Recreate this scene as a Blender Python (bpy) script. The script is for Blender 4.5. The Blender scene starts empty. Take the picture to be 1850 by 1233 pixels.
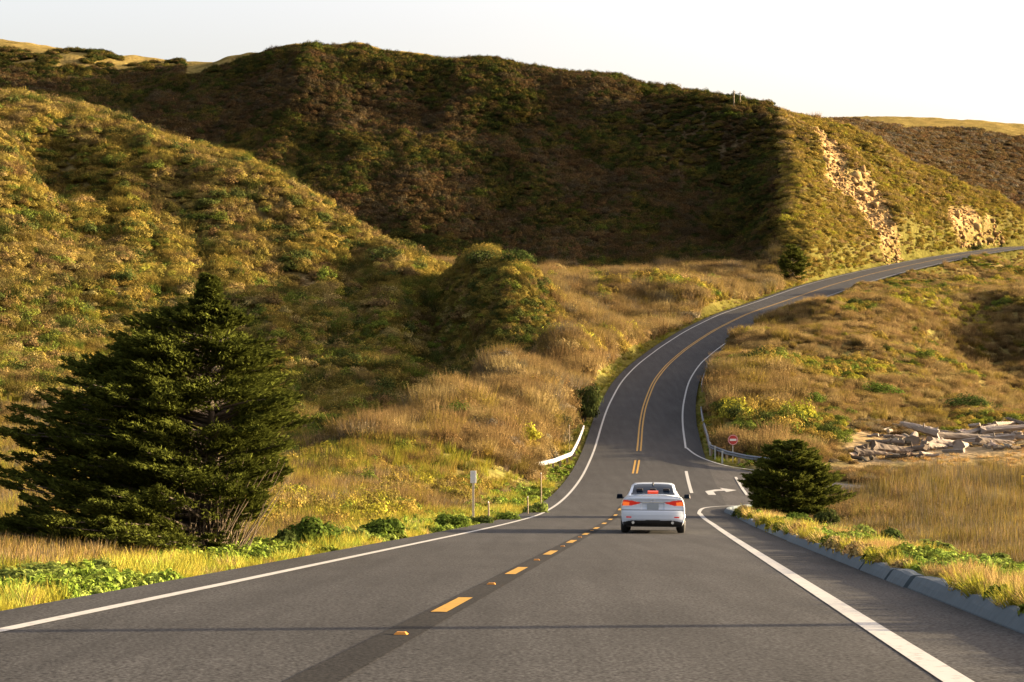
import bpy, math, random
import numpy as np
from mathutils import Vector, Matrix

random.seed(7)
RNG = np.random.default_rng(7)
SC = bpy.context.scene
COL = SC.collection
F = 3000.0            # focal length in photo pixels (1850 wide)
U0, V0 = 925.0, 616.5

# ------------------------------------------------------------------ camera
cam_d = bpy.data.cameras.new("camera")
cam_d.sensor_width = 36.0
cam_d.lens = 36.0 * F / 1850.0
cam_d.clip_start = 0.1
cam_d.clip_end = 8000.0
cam = bpy.data.objects.new("camera", cam_d)
cam.rotation_euler = (math.radians(90), 0, 0)
COL.objects.link(cam)
SC.camera = cam

# ------------------------------------------------------------------ light
SUN_AZ = math.radians(11)       # ahead of the right-hand side
SUN_EL = math.radians(10.2)
sun_dir = Vector((math.cos(SUN_AZ) * math.cos(SUN_EL), math.sin(SUN_AZ) * math.cos(SUN_EL), math.sin(SUN_EL)))
world = bpy.data.worlds.new("World")
SC.world = world
world.use_nodes = True
wn, wl = world.node_tree.nodes, world.node_tree.links
wn.clear()
sky = wn.new("ShaderNodeTexSky")
sky.sky_type = 'NISHITA'
sky.sun_disc = False
sky.sun_elevation = SUN_EL
sky.sun_rotation = math.radians(90) - SUN_AZ
sky.air_density = 1.0
sky.dust_density = 7.0
sky.ozone_density = 1.0
bg = wn.new("ShaderNodeBackground")
bg.inputs["Strength"].default_value = 0.102
wo = wn.new("ShaderNodeOutputWorld")
hs = wn.new("ShaderNodeHueSaturation")
hs.inputs["Saturation"].default_value = 0.6
hs.inputs["Value"].default_value = 1.15
wl.new(sky.outputs[0], hs.inputs["Color"])
warm = wn.new("ShaderNodeMix"); warm.data_type = 'RGBA'; warm.blend_type = 'MULTIPLY'; warm.inputs[0].default_value = 1.0
warm.inputs[7].default_value = (1.09, 0.985, 0.96, 1)
wl.new(hs.outputs[0], warm.inputs[6])
wl.new(warm.outputs[2], bg.inputs[0])
wl.new(bg.outputs[0], wo.inputs[0])
sl = bpy.data.lights.new("sun", 'SUN')
sl.energy = 5.0
sl.angle = math.radians(0.6)
sl.color = (1.0, 0.77, 0.46)
so = bpy.data.objects.new("sun", sl)
so.rotation_euler = (-sun_dir).to_track_quat('-Z', 'Y').to_euler()
so.location = (60, 20, 60)
COL.objects.link(so)
SC.view_settings.view_transform = 'Standard'
SC.view_settings.look = 'None'
SC.view_settings.exposure = 2.55
SC.view_settings.gamma = 1.0
SC.cycles.use_denoising = True
SC.cycles.max_bounces = 5
SC.cycles.diffuse_bounces = 3
SC.cycles.transparent_max_bounces = 6

# ------------------------------------------------------------------ helpers
def tag(o, label=None, cat=None, group=None, kind=None):
    if label: o["label"] = label
    if cat: o["category"] = cat
    if group: o["group"] = group
    if kind: o["kind"] = kind
    return o

def empty(name, loc, rz=0.0):
    o = bpy.data.objects.new(name, None)
    o.empty_display_size = 0.2
    o.location = loc
    o.rotation_euler = (0, 0, rz)
    COL.objects.link(o)
    return o

def raw_mesh(name, verts, faces, mat, smooth=False):
    me = bpy.data.meshes.new(name)
    verts = np.asarray(verts, dtype=np.float32)
    if isinstance(faces, np.ndarray):
        nf, k = faces.shape
        me.vertices.add(len(verts))
        me.vertices.foreach_set("co", verts.ravel())
        me.loops.add(nf * k)
        me.loops.foreach_set("vertex_index", faces.astype(np.int32).ravel())
        me.polygons.add(nf)
        me.polygons.foreach_set("loop_start", np.arange(0, nf * k, k, dtype=np.int32))
        me.update(calc_edges=True)
    else:
        me.from_pydata([tuple(map(float, v)) for v in verts], [], [tuple(int(i) for i in f) for f in faces])
        me.update()
    if smooth:
        me.polygons.foreach_set("use_smooth", np.ones(len(me.polygons), dtype=bool))
    for m in (mat if isinstance(mat, (list, tuple)) else [mat]):
        if m is not None:
            me.materials.append(m)
    return me

def obj(name, verts, faces, mat, parent=None, smooth=False, loc=None):
    o = bpy.data.objects.new(name, raw_mesh(name, verts, faces, mat, smooth))
    COL.objects.link(o)
    if parent is not None: o.parent = parent
    if loc is not None: o.location = loc
    return o

class MB:
    """collects simple solids into one mesh"""
    def __init__(s): s.v = []; s.f = []
    def add(s, vs, fs):
        b = len(s.v); s.v += [tuple(v) for v in vs]; s.f += [tuple(i + b for i in f) for f in fs]
    def box(s, c, size, rot=None, taper=1.0):
        hx, hy, hz = [q / 2 for q in size]
        vs = [Vector((sx * hx * (taper if sz > 0 else 1), sy * hy * (taper if sz > 0 else 1), sz * hz)) for sz in (-1, 1) for sx, sy in ((-1, -1), (1, -1), (1, 1), (-1, 1))]
        if rot is not None: vs = [rot @ v for v in vs]
        vs = [v + Vector(c) for v in vs]
        s.add(vs, [(3, 2, 1, 0), (4, 5, 6, 7), (0, 1, 5, 4), (1, 2, 6, 5), (2, 3, 7, 6), (3, 0, 4, 7)])
    def tube(s, pts, rads, n=8, cap=True):
        pts = [Vector(p) for p in pts]
        if not hasattr(rads, "__len__"): rads = [rads] * len(pts)
        vs = []; fs = []
        for i, p in enumerate(pts):
            t = (pts[min(i + 1, len(pts) - 1)] - pts[max(i - 1, 0)]).normalized()
            a = t.orthogonal().normalized() if abs(t.z) > 0.95 else t.cross(Vector((0, 0, 1))).normalized()
            b = t.cross(a)
            for k in range(n):
                q = 2 * math.pi * k / n
                vs.append(p + (a * math.cos(q) + b * math.sin(q)) * rads[i])
        for i in range(len(pts) - 1):
            for k in range(n):
                fs.append((i * n + k, i * n + (k + 1) % n, (i + 1) * n + (k + 1) % n, (i + 1) * n + k))
        if cap:
            fs.append(tuple(range(n - 1, -1, -1))); fs.append(tuple((len(pts) - 1) * n + k for k in range(n)))
        s.add(vs, fs)
    def build(s, name, mat, parent=None, smooth=False, loc=None):
        return obj(name, s.v, s.f, mat, parent, smooth, loc)

def new_mat(name):
    m = bpy.data.materials.new(name); m.use_nodes = True
    m.node_tree.nodes.clear()
    return m, m.node_tree.nodes, m.node_tree.links

def out(n, l, sh):
    o = n.new("ShaderNodeOutputMaterial"); l.new(sh, o.inputs["Surface"]); return o

def plain(name, col, rough=0.6, metal=0.0, noise=0.0, nscale=8.0, emit=None, estr=0.0, spec=0.5, bump=0.0):
    m, n, l = new_mat(name)
    p = n.new("ShaderNodeBsdfPrincipled")
    p.inputs["Base Color"].default_value = (*col, 1)
    p.inputs["Roughness"].default_value = rough
    p.inputs["Metallic"].default_value = metal
    p.inputs["Specular IOR Level"].default_value = spec
    if noise or bump:
        tc = n.new("ShaderNodeTexCoord"); nz = n.new("ShaderNodeTexNoise")
        nz.inputs["Scale"].default_value = nscale; nz.inputs["Detail"].default_value = 6
        l.new(tc.outputs["Object"], nz.inputs["Vector"])
        if noise:
            mx = n.new("ShaderNodeMix"); mx.data_type = 'RGBA'
            mx.inputs[6].default_value = (*[c * (1 - noise) for c in col], 1)
            mx.inputs[7].default_value = (*[min(1, c * (1 + noise)) for c in col], 1)
            l.new(nz.outputs[0], mx.inputs[0]); l.new(mx.outputs[2], p.inputs["Base Color"])
        if bump:
            b = n.new("ShaderNodeBump"); b.inputs["Strength"].default_value = bump; b.inputs["Distance"].default_value = 0.02
            l.new(nz.outputs[0], b.inputs["Height"]); l.new(b.outputs[0], p.inputs["Normal"])
    if emit:
        p.inputs["Emission Color"].default_value = (*emit, 1); p.inputs["Emission Strength"].default_value = estr
    out(n, l, p.outputs[0])
    return m

def leaf_mat(name, col=None, trans=0.35, var=0.35, gain=1.0):
    """foliage: colour per instance (attribute tint) or fixed, varied leaf by leaf"""
    m, n, l = new_mat(name)
    if col is None:
        a = n.new("ShaderNodeAttribute"); a.attribute_type = 'INSTANCER'; a.attribute_name = "tint"; src = a.outputs["Color"]
    else:
        r = n.new("ShaderNodeRGB"); r.outputs[0].default_value = (*col, 1); src = r.outputs[0]
    g = n.new("ShaderNodeNewGeometry")
    mr = n.new("ShaderNodeMapRange"); mr.inputs[3].default_value = gain * (1 - var); mr.inputs[4].default_value = gain * (1 + var)
    l.new(g.outputs["Random Per Island"], mr.inputs[0])
    mul = n.new("ShaderNodeVectorMath"); mul.operation = 'SCALE'
    l.new(src, mul.inputs[0]); l.new(mr.outputs[0], mul.inputs["Scale"])
    d = n.new("ShaderNodeBsdfDiffuse"); t = n.new("ShaderNodeBsdfTranslucent"); mx = n.new("ShaderNodeMixShader")
    mx.inputs[0].default_value = trans
    l.new(mul.outputs[0], d.inputs[0]); l.new(mul.outputs[0], t.inputs[0])
    l.new(d.outputs[0], mx.inputs[1]); l.new(t.outputs[0], mx.inputs[2])
    out(n, l, mx.outputs[0])
    return m

_T = RNG.random((256, 256))
def vnoise(x, y):
    xi = np.floor(x).astype(int); yi = np.floor(y).astype(int)
    fx = x - xi; fy = y - yi
    fx = fx * fx * (3 - 2 * fx); fy = fy * fy * (3 - 2 * fy)
    a = _T[xi % 256, yi % 256]; b = _T[(xi + 1) % 256, yi % 256]
    c = _T[xi % 256, (yi + 1) % 256]; d = _T[(xi + 1) % 256, (yi + 1) % 256]
    return (a * (1 - fx) + b * fx) * (1 - fy) + (c * (1 - fx) + d * fx) * fy
def fbm(x, y, o=4):
    s = 0; a = 0.5
    for i in range(o):
        s = s + a * vnoise(x + 17.3 * i, y + 9.1 * i); x = x * 2.03; y = y * 2.03; a *= 0.5
    return s / (1 - 0.5 ** o)          # 0..1
def sstep(a, b, x):
    t = np.clip((x - a) / (b - a), 0, 1); return t * t * (3 - 2 * t)

# ------------------------------------------------------------------ road axis
RD = np.array([-40, 0, 48, 60, 75, 89, 100, 110, 117, 128, 145, 156, 173.6, 187.6, 204, 223, 245, 268, 294, 320, 348, 378, 415, 450, 490])
RX = np.array([-5.65, -2.05, 2.27, 3.35, 4.7, 6.0, 7.1, 8.1, 8.75, 9.8, 11.26, 12.4, 14.8, 17.5, 21.4, 27.1, 34.7, 45.1, 56.3, 68.9, 84.1, 101.4, 127.9, 158, 198])
RZ = np.array([2.6, -1.1, -5.52, -6.6, -7.9, -8.72, -9.0, -9.0, -8.85, -8.4, -7.3, -6.2, -4.26, -2.7, -0.9, 1.45, 4.04, 6.83, 9.85, 12.85, 16.07, 19.47, 23.72, 26.5, 28.0])
rd = np.arange(-40, 488, 1.0)
def smooth_interp(xs, ys, w=21):
    y = np.interp(rd, xs, ys)
    k = np.hanning(w + 2)[1:-1]; k /= k.sum()
    h = w // 2
    yp = np.concatenate([y[0] - (y[h:0:-1] - y[0]), y, y[-1] - (y[-2:-h - 2:-1] - y[-1])])
    return np.convolve(yp, k, mode='valid')
rx = smooth_interp(RD, RX); rz = smooth_interp(RD, RZ)
rtx = np.gradient(rx, rd)
rn = np.sqrt(1 + rtx ** 2)
NX, NY = 1 / rn, -rtx / rn                       # unit vector to the right of the axis
def lw(d): return np.interp(d, [0, 20, 70, 200, 260, 300], [3.1, 3.15, 3.45, 3.4, 4.2, 5.0])     # left line
def rw(d): return np.interp(d, [0, 60, 130, 190, 240, 300], [3.8, 3.9, 3.6, 3.6, 4.6, 5.2])     # right line
def lp(d): return lw(d) + np.interp(d, [0, 60, 200], [0.8, 0.9, 0.9])                          # pavement edges
def rp(d): return np.interp(d, [0, 40, 80, 95, 128, 190, 260, 300], [4.9, 5.1, 5.4, 5.4, 4.9, 4.6, 5.6, 6.0])
def at_road(d, s, dz=0.0):
    i = np.interp(d, rd, np.arange(len(rd)))
    g = lambda a: np.interp(i, np.arange(len(rd)), a)
    return np.stack([g(rx) + g(NX) * s, d + g(NY) * s, g(rz) + dz + 0 * s], -1)

def road_side(x, y):
    """lateral offset from the axis and axis height for points x, y"""
    s = np.zeros_like(x); zz = np.zeros_like(x)
    d = np.clip(y, -39, 486).astype(float)
    for it in range(4):
        cx = np.interp(d, rd, rx); tx = np.interp(d, rd, rtx)
        t = ((x - cx) * tx + (y - d)) / (1 + tx * tx)
        d = np.clip(d + np.clip(t, -40, 40) * 0.8, -39, 486)
    cx = np.interp(d, rd, rx); tx = np.interp(d, rd, rtx)
    s = ((x - cx) - (y - d) * tx) / np.sqrt(1 + tx * tx)
    return s, np.interp(d, rd, rz), d

# side road: near and far edges
SR_near = np.array([(9.6, 80), (11.0, 83.5), (13.2, 86.8), (16, 89), (19, 91.5), (22.5, 95), (24, 98)])
SR_far = np.array([(13.9, 127), (14.3, 121), (15.2, 116.5), (16.5, 113.5), (19, 109), (22.5, 105), (24, 102.5)])
def resample(P, n):
    t = np.r_[0, np.cumsum(np.hypot(*np.diff(P, axis=0).T))]; q = np.linspace(0, 1, n) ** 1.6 * t[-1]
    return np.stack([np.interp(q, t, P[:, 0]), np.interp(q, t, P[:, 1])], -1)
srn, srf = resample(SR_near, 40), resample(SR_far, 40)
def sr_z(x, y):
    s, zz, dd = road_side(x, y)
    k = sstep(5, 22, s)
    return zz * (1 - k) + (-9.25) * k

# ------------------------------------------------------------------ terrain
def plane_v(d): return 893 + 3300.0 / d
CP = []
def z2v(z, d): return V0 - z * F / d
for u in (-2500, -1200, -400, 200, 700, 1100, 1500, 2000, 2800, 4400):
    for d in (4, 8, 15, 25):
        CP.append((u, d, plane_v(d) + (20 if d > 8 else 0)))
def pz(u, *dz):
    for d, z in dz: CP.append((u, d, z2v(z, d)))
def pv(u, *dv):
    for d, v in dv: CP.append((u, d, v))
# left meadow and creek floor
for u in (-2500, -1200, -500): pz(u, (40, -5.6), (70, -7.0), (100, -7.6), (140, -7.6), (170, -5))
for u in (0, 300): pz(u, (40, -5.5), (70, -6.9), (100, -7.7), (130, -8.0), (152, -8.0))
pz(560, (40, -5.4), (70, -7.0), (90, -7.8), (104, -7.5), (125, -7.8), (150, -7.8))
pz(750, (60, -6.8), (80, -8.0), (95, -8.0))
pz(900, (70, -7.8), (85, -8.6), (100, -8.4))
# terrace left of the road
pz(540, (112, -7.3)); pv(650, (95, 850), (110, 788), (122, 815)); pv(800, (100, 840), (112, 775), (127, 712), (138, 785), (150, 790))
pv(900, (115, 770), (135, 705), (151, 648), (162, 735), (172, 735)); pv(1010, (120, 800), (150, 690), (184, 600), (195, 660), (204, 620))
pv(1000, (215, 570), (240, 540), (262, 515), (290, 492), (325, 482))
pv(1100, (150, 715), (180, 640), (210, 590), (260, 520), (300, 492))
pv(1200, (235, 565), (275, 515), (300, 495), (322, 480)); pv(1300, (275, 520), (300, 492), (325, 474)); pv(1380, (290, 510), (312, 485))
pv(880, (262, 522), (290, 495), (322, 482)); pv(770, (262, 500), (300, 488), (325, 480))
# creek gully in the shade
pz(640, (140, -8.6), (160, -8.2)); pv(720, (148, 785), (166, 760), (180, 705)); pv(795, (158, 770), (176, 735), (192, 690), (205, 640), (215, 580), (226, 510)); pv(845, (172, 740), (186, 700), (196, 640), (204, 560)); pv(900, (178, 710), (188, 650), (197, 560)); pv(955, (188, 670), (196, 580))
# left hill
pv(-1200, (170, 720), (230, 380), (280, 150), (330, 150)); pv(-500, (165, 735), (225, 370), (265, 190), (290, 180), (330, 260))
pv(0, (152, 745), (170, 660), (190, 540), (208, 430), (222, 310), (233, 235), (246, 268), (285, 192), (310, 250))
pv(100, (155, 745), (175, 655), (195, 530), (210, 440), (222, 372), (240, 345), (268, 205), (290, 250))
pv(200, (157, 745), (177, 660), (197, 545), (215, 440), (235, 345), (266, 212), (290, 270))
pv(300, (160, 745), (180, 660), (199, 565), (217, 465), (240, 340), (262, 238), (288, 310))
pv(420, (163, 745), (184, 660), (202, 575), (219, 490), (238, 385), (257, 286), (282, 350))
pv(520, (166, 745), (187, 660), (203, 590), (220, 510), (235, 430), (250, 340), (275, 400))
pv(600, (170, 740), (189, 660), (204, 595), (219, 525), (232, 465), (245, 391), (268, 440))
pv(700, (180, 690), (192, 640), (206, 570), (218, 515), (228, 478), (236, 441), (258, 480))
pv(750, (192, 665), (204, 605), (216, 535), (231, 468), (248, 492))
pv(850, (213, 492), (222, 484), (240, 512)); pv(915, (204, 500), (211, 492), (234, 530)); pv(970, (201, 520), (208, 515), (226, 545)); pv(1015, (203, 545), (209, 540))
# big hill: bowl, then the ridge, then the lit face above the road
pv(-1200, (420, 200), (520, 110), (700, 80)); pv(-500, (400, 230), (480, 115), (650, 60))
pv(0, (360, 290), (400, 230), (480, 114), (640, 74), (760, 130)); pv(110, (480, 116), (640, 94)); pv(240, (350, 330), (400, 230), (440, 175), (478, 121), (640, 125))
pv(400, (345, 400), (385, 280), (425, 180), (462, 105), (600, 170)); pv(520, (330, 470), (352, 400), (385, 275), (418, 165), (445, 88), (560, 160))
pv(640, (329, 474), (350, 400), (383, 280), (415, 175), (440, 95), (540, 140)); pv(760, (329, 476), (350, 400), (380, 295), (413, 190), (438, 112), (520, 118))
pv(900, (329, 478), (350, 405), (378, 305), (408, 210), (432, 135), (520, 138)); pv(1000, (329, 478), (352, 405), (378, 310), (405, 222), (428, 150), (520, 150))
pv(1100, (330, 476), (352, 405), (378, 310), (402, 225), (423, 158), (520, 175)); pv(1200, (332, 474), (352, 405), (376, 315), (398, 230), (416, 166), (520, 200))
pv(1290, (332, 470), (354, 400), (380, 305), (394, 235), (404, 180)); pv(1350, (328, 470), (354, 400), (378, 310), (390, 236), (401, 190))
pv(1385, (318, 474), (346, 400), (366, 310), (382, 262), (402, 197)); pv(1415, (308, 488), (318, 445), (330, 392), (350, 325), (368, 285), (386, 240), (402, 201), (480, 250)); pv(1435, (306, 488), (316, 450), (328, 398))
pv(1310, (500, 250))
pv(1500, (300, 500), (318, 467), (342, 400), (370, 318), (394, 255), (412, 214), (440, 240)); pv(1560, (412, 237))
pv(1600, (338, 468), (350, 440), (375, 375), (400, 305), (418, 250), (445, 280)); pv(1700, (366, 447), (385, 405), (408, 350), (426, 301), (450, 330))
pv(1800, (400, 432), (415, 405), (434, 350), (460, 380)); pv(1850, (418, 425), (428, 405), (440, 374), (465, 410)); pv(2000, (430, 470), (450, 440), (480, 470)); pv(2300, (380, 545), (450, 520))
# far plateau
pv(1480, (560, 300), (720, 250), (850, 222)); pv(1620, (540, 400), (700, 330), (860, 238)); pv(1850, (540, 500), (700, 410), (820, 310), (890, 250)); pv(2300, (560, 540), (700, 440), (900, 300)); pv(4400, (900, 560))
for u, d, v in ((-1200, 700, 80), (0, 640, 74), (240, 640, 125), (520, 560, 160), (900, 520, 138), (1200, 520, 200)):
    pz(u, (1500, (V0 - v) * d / F + 4), (2600, (V0 - v) * d / F))
pv(1480, (1300, 220), (2300, 330)); pv(1620, (1300, 231), (2300, 340)); pv(1850, (1300, 249), (2300, 350)); pv(2300, (1300, 268), (2300, 360))
# right side
pz(1300, (60, -7.2)); pz(1500, (35, -4.7), (60, -7.0), (80, -8.6), (100, -9.1), (118, -9.0)); pz(1700, (30, -4.2), (45, -5.9), (65, -7.6), (90, -8.8), (110, -9.2))
pz(1850, (26, -3.9), (40, -5.6), (65, -7.8), (90, -8.8), (115, -9.2)); pz(2300, (30, -5.0), (60, -8.2), (100, -9.5), (140, -9.6), (200, -9)); pz(4400, (40, -8), (100, -11), (300, -12), (600, -12)); pz(2900, (40, -7), (100, -10.5), (200, -10.5), (320, -4), (500, 0))
pv(1330, (124, 818), (135, 765), (145, 728)); pv(1400, (124, 815), (135, 775), (150, 712), (170, 640), (195, 590), (212, 578))
pv(1500, (124, 825), (140, 765), (160, 700), (185, 625), (215, 560), (245, 535)); pv(1600, (125, 825), (140, 780), (155, 730), (180, 650), (215, 578), (250, 535), (285, 522))
pv(1700, (128, 815), (142, 775), (165, 720), (195, 655), (209, 640), (222, 600), (245, 555), (290, 516), (325, 508)); pv(1850, (120, 835), (142, 775), (165, 735), (190, 703), (205, 688), (222, 632), (245, 560), (280, 538), (330, 512), (375, 492), (420, 470)); pv(2000, (160, 760), (200, 690), (220, 590), (250, 540), (330, 535), (390, 508))
pv(1770, (204, 675), (220, 650), (238, 590)); pv(1640, (200, 622), (216, 578))
CP = np.array(CP, float)

def warp(u, d): return np.stack([u / 160.0, np.log(d) * 9.0], -1)
PW = warp(CP[:, 0], CP[:, 1])
def kern(r2): return np.sqrt(r2 + 0.06)
A = kern(((PW[:, None] - PW[None]) ** 2).sum(-1))
n_ = len(CP)
POLY = np.c_[np.ones(n_), PW]
M_ = np.block([[A + np.eye(n_) * -0.02, POLY], [POLY.T, np.zeros((3, 3))]])
W_ = np.linalg.solve(M_, np.r_[CP[:, 2], 0, 0, 0])
def v_field(u, d):
    q = warp(u, d); o = np.empty(len(q))
    for i in range(0, len(q), 20000):
        b = q[i:i + 20000]
        r2 = (b[:, None, 0] - PW[None, :, 0]) ** 2 + (b[:, None, 1] - PW[None, :, 1]) ** 2
        o[i:i + 20000] = kern(r2) @ W_[:n_] + W_[n_] + b @ W_[n_ + 1:]
    return o

GU = np.arange(-1500, 3401, 7.0)
GL = np.arange(math.log(4.0), math.log(2500.0), 0.0125)
gu, gl = np.meshgrid(GU, GL, indexing='ij')
gd = np.exp(gl)
gv = v_field(gu.ravel(), gd.ravel()).reshape(gu.shape)
for _ in range(2):   # soften the field
    gv[1:-1, 1:-1] = 0.4 * gv[1:-1, 1:-1] + 0.15 * (gv[:-2, 1:-1] + gv[2:, 1:-1] + gv[1:-1, :-2] + gv[1:-1, 2:])
gx = (gu - U0) / F * gd
gy = gd
gz = (V0 - gv) * gd / F
# relief
hill = sstep(150, 200, gd) * (1 - sstep(470, 560, gd))
gz += hill * ((fbm(gx / 26, gy / 26, 4) - 0.5) * 7.0 + (fbm(gx / 7, gy / 7, 3) - 0.5) * 1.8)
g_terr = (gd > 95) & (gd < 315) & (gx < np.interp(gd, rd, rx)) & (gd < np.interp(gu, [540, 1010, 1012, 1400], [150, 205, 315, 315])) & (gu > 500)
gz -= 1.5 * sstep(380, 410, gd) * (1 - sstep(470, 520, gd))
rill = np.abs(fbm(gx / 13 + 5, gy / 60, 3) - 0.5) * 2           # gullies running down the big hill
gz += sstep(330, 360, gd) * (1 - sstep(430, 480, gd)) * (rill - 0.3) * 2.6
gz -= np.where(g_terr, 0.5, 0) * sstep(100, 120, gd)
gz += (1 - hill) * sstep(20, 60, gd) * (fbm(gx / 9, gy / 9, 3) - 0.5) * np.interp(gd, [20, 100, 500, 900], [0.3, 0.7, 2, 2.5])
rill2 = np.abs(fbm((gx * .95 + gy * .25) / 12 + 15, gy / 50 + 3, 3) - 0.5) * 2
gz += sstep(168, 190, gd) * (1 - sstep(255, 285, gd)) * (gu < 720) * (1 - sstep(640, 720, gu)) * (rill2 - .3) * 4.5
g_s, g_rz, g_rd = road_side(gx, gy)
LP, RP = lp(g_rd), rp(g_rd)
out_l = -g_s - LP; out_r = g_s - RP
e = np.maximum(out_l, out_r)                       # metres outside the pavement
bw = np.where(g_s > 0, np.interp(g_rd, [0, 60, 110, 130, 200], [3.5, 4, 4, 2.5, 2.0]), np.interp(g_rd, [0, 60, 120, 200, 300], [5, 6, 4, 3.0, 3.0]))
edge = np.where(g_s > 0, np.interp(g_rd, [0, 78, 82], [0.17, 0.17, -0.06]), -0.05)
k = sstep(0.2, 1, np.clip(e / bw, 0, 1))
gz = np.where(e < np.where((g_s > 0) & (g_rd < 79), 0.27, 0.05), g_rz - 0.3, (g_rz + edge - 0.02) * (1 - k) + gz * k)
# side road bed
yn = np.interp(gx, srn[:, 0], srn[:, 1]); yf = np.interp(gx, srf[:, 0], srf[:, 1])
srdist = np.maximum(yn - gy, gy - yf)
zs = sr_z(gx, gy)
ks = sstep(0.2, 1, np.clip(srdist / 3.0, 0, 1))
msk = (gx > 10.0) & (gx < 24.5) & (gy > 70) & (gy < 135) & (e > -1.0)
gz = np.where(msk & (srdist < 0), zs - 0.3, np.where(msk & (srdist < 3), (zs - 0.1) * (1 - ks) + gz * ks, gz))
in_sr = msk & (srdist < 0.4)
gv2 = V0 - gz * F / gd
runmin = np.minimum.accumulate(gv2, axis=1)
g_hid = gv2 - runmin                                # >0: hidden by nearer ground, in pixels

def on_grid(arr, u, d):
    i = np.clip((u - GU[0]) / 7.0, 0, len(GU) - 1.001); j = np.clip((np.log(d) - GL[0]) / 0.0125, 0, len(GL) - 1.001)
    i0 = i.astype(int); j0 = j.astype(int); a = i - i0; b = j - j0
    return (arr[i0, j0] * (1 - a) + arr[i0 + 1, j0] * a) * (1 - b) + (arr[i0, j0 + 1] * (1 - a) + arr[i0 + 1, j0 + 1] * a) * b
def ground_z(x, y):
    x = np.atleast_1d(np.asarray(x, float)); y = np.atleast_1d(np.asarray(y, float))
    return on_grid(gz, U0 + x / y * F, y)
def gpt(u, d):
    x = (u - U0) / F * d
    return Vector((x, d, float(ground_z(x, d)[0])))

# zones of cover --------------------------------------------------
def zone(u, d, s, rdv):
    """1 left hill 2 big hill 3 terrace 4 right slope 5 lit face above the road 6 golden grass 7 left meadow 8 right reeds 9 sand"""
    lo = np.interp(u, [-2000, 540, 700, 830, 900, 1010, 1020], [158, 160, 172, 188, 197, 206, 999])
    hi = np.interp(u, [-2000, 740, 760, 1010], [315, 300, 258, 235])
    z = np.full(u.shape, 3)
    left = s < 0
    z[left & (d < 105) & (u < 1000)] = 7
    z[left & (u < 560) & (d < 160)] = 7
    z[left & (d > lo) & (d < hi) & (u < 1012)] = 1
    z[(d >= 318 + 6 * np.sin(u / 37)) & (u < 1405) & left] = 2
    z[left & (u < 760) & (d >= 300)] = 2
    z[left & (u >= 1405) & (d > 290)] = 5
    z[~left] = 4
    z[~left & (d < 122)] = 8
    z[(u > 1535 + 12 * np.sin(d)) & (d > 119 + 3 * np.sin(u / 23)) & (d < 143 + 3 * np.sin(u / 31)) & ~left] = 9
    z[(d > 490) & ~((u > 1490) & (d < 905 + 10 * np.sin(u / 30)))] = 6
    z[(d > 500) & (u > 1490) & (d < 903 + 10 * np.sin(u / 30))] = 2
    z[(u < 330) & (d > 478 + 0.02 * u + 4 * np.sin(u / 20))] = 6
    z[(u > 330) & (u < 1290) & (d > 455)] = 6
    return z
def blob(u, d, cu, cd, ru, rdp):
    return np.exp(-(((u - cu) / ru) ** 2 + ((d - cd) / rdp) ** 2))
def bare_mask(u, d, x, y):
    b = np.zeros(u.shape)
    for cu, cd, ru, rr, a in ((1482, 392, 20, 7, 1.0), (1505, 384, 22, 7, 1.1), (1520, 374, 18, 6, .9), (1495, 370, 12, 6, .8), (1560, 376, 22, 8, 1.1), (1582, 368, 24, 8, 1.2), (1605, 360, 20, 7, 1.0), (1630, 358, 20, 6, 1.0), (1648, 364, 14, 5, .8),
                              (1735, 406, 26, 7, 1.1), (1765, 408, 28, 7, 1.2), (1800, 418, 22, 6, 1.0), (1655, 392, 12, 5, .7), (1550, 396, 14, 5, .7),
                              (432, 252, 14, 4, 1.1), (552, 220, 16, 2.6, 1.2), (413, 224, 7, 2.5, .9), (690, 216, 9, 2.5, .9), (470, 222, 7, 2.5, .8), (70, 228, 26, 4, .9), (130, 224, 18, 3, .8)):
        b = b + a * blob(u, d, cu, cd, ru, rr)
    return b * (0.22 + 1.35 * fbm(x / 5.0 + 31, y / 6.0, 3))
g_zone = zone(gu, gd, g_s, g_rd)
g_bare = bare_mask(gu, gd, gx, gy)
def mixc(a, b, t): return np.asarray(a) * (1 - t[..., None]) + np.asarray(b) * t[..., None]
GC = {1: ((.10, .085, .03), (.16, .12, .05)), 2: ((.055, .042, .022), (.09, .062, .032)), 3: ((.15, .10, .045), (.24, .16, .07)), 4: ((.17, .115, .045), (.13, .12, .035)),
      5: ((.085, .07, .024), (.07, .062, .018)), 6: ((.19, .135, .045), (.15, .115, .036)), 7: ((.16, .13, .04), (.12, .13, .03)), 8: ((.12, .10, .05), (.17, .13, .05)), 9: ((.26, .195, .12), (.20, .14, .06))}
nz1 = fbm(gx / 6 + 3, gy / 6, 4)
gcol = np.zeros(gu.shape + (3,))
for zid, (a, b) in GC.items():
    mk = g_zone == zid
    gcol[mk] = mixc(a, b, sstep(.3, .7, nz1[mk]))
for _ in range(2):
    gcol[1:-1, 1:-1] = 0.4 * gcol[1:-1, 1:-1] + 0.15 * (gcol[:-2, 1:-1] + gcol[2:, 1:-1] + gcol[1:-1, :-2] + gcol[1:-1, 2:])
tb = sstep(.42, .62, g_bare)
gcol = gcol * (1 - tb[..., None]) + np.array([.26, .175, .08]) * tb[..., None] * (0.75 + 0.5 * fbm(gx / 1.5, gy / 1.5, 3))[..., None]
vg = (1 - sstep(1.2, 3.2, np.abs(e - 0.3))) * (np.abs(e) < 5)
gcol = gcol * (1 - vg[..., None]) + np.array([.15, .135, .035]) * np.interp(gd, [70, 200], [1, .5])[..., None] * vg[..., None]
gz -= 1.6 * sstep(.42, .75, g_bare) * fbm(gx / 3, gy / 3, 3)       # scars are eroded into the slope

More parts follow.
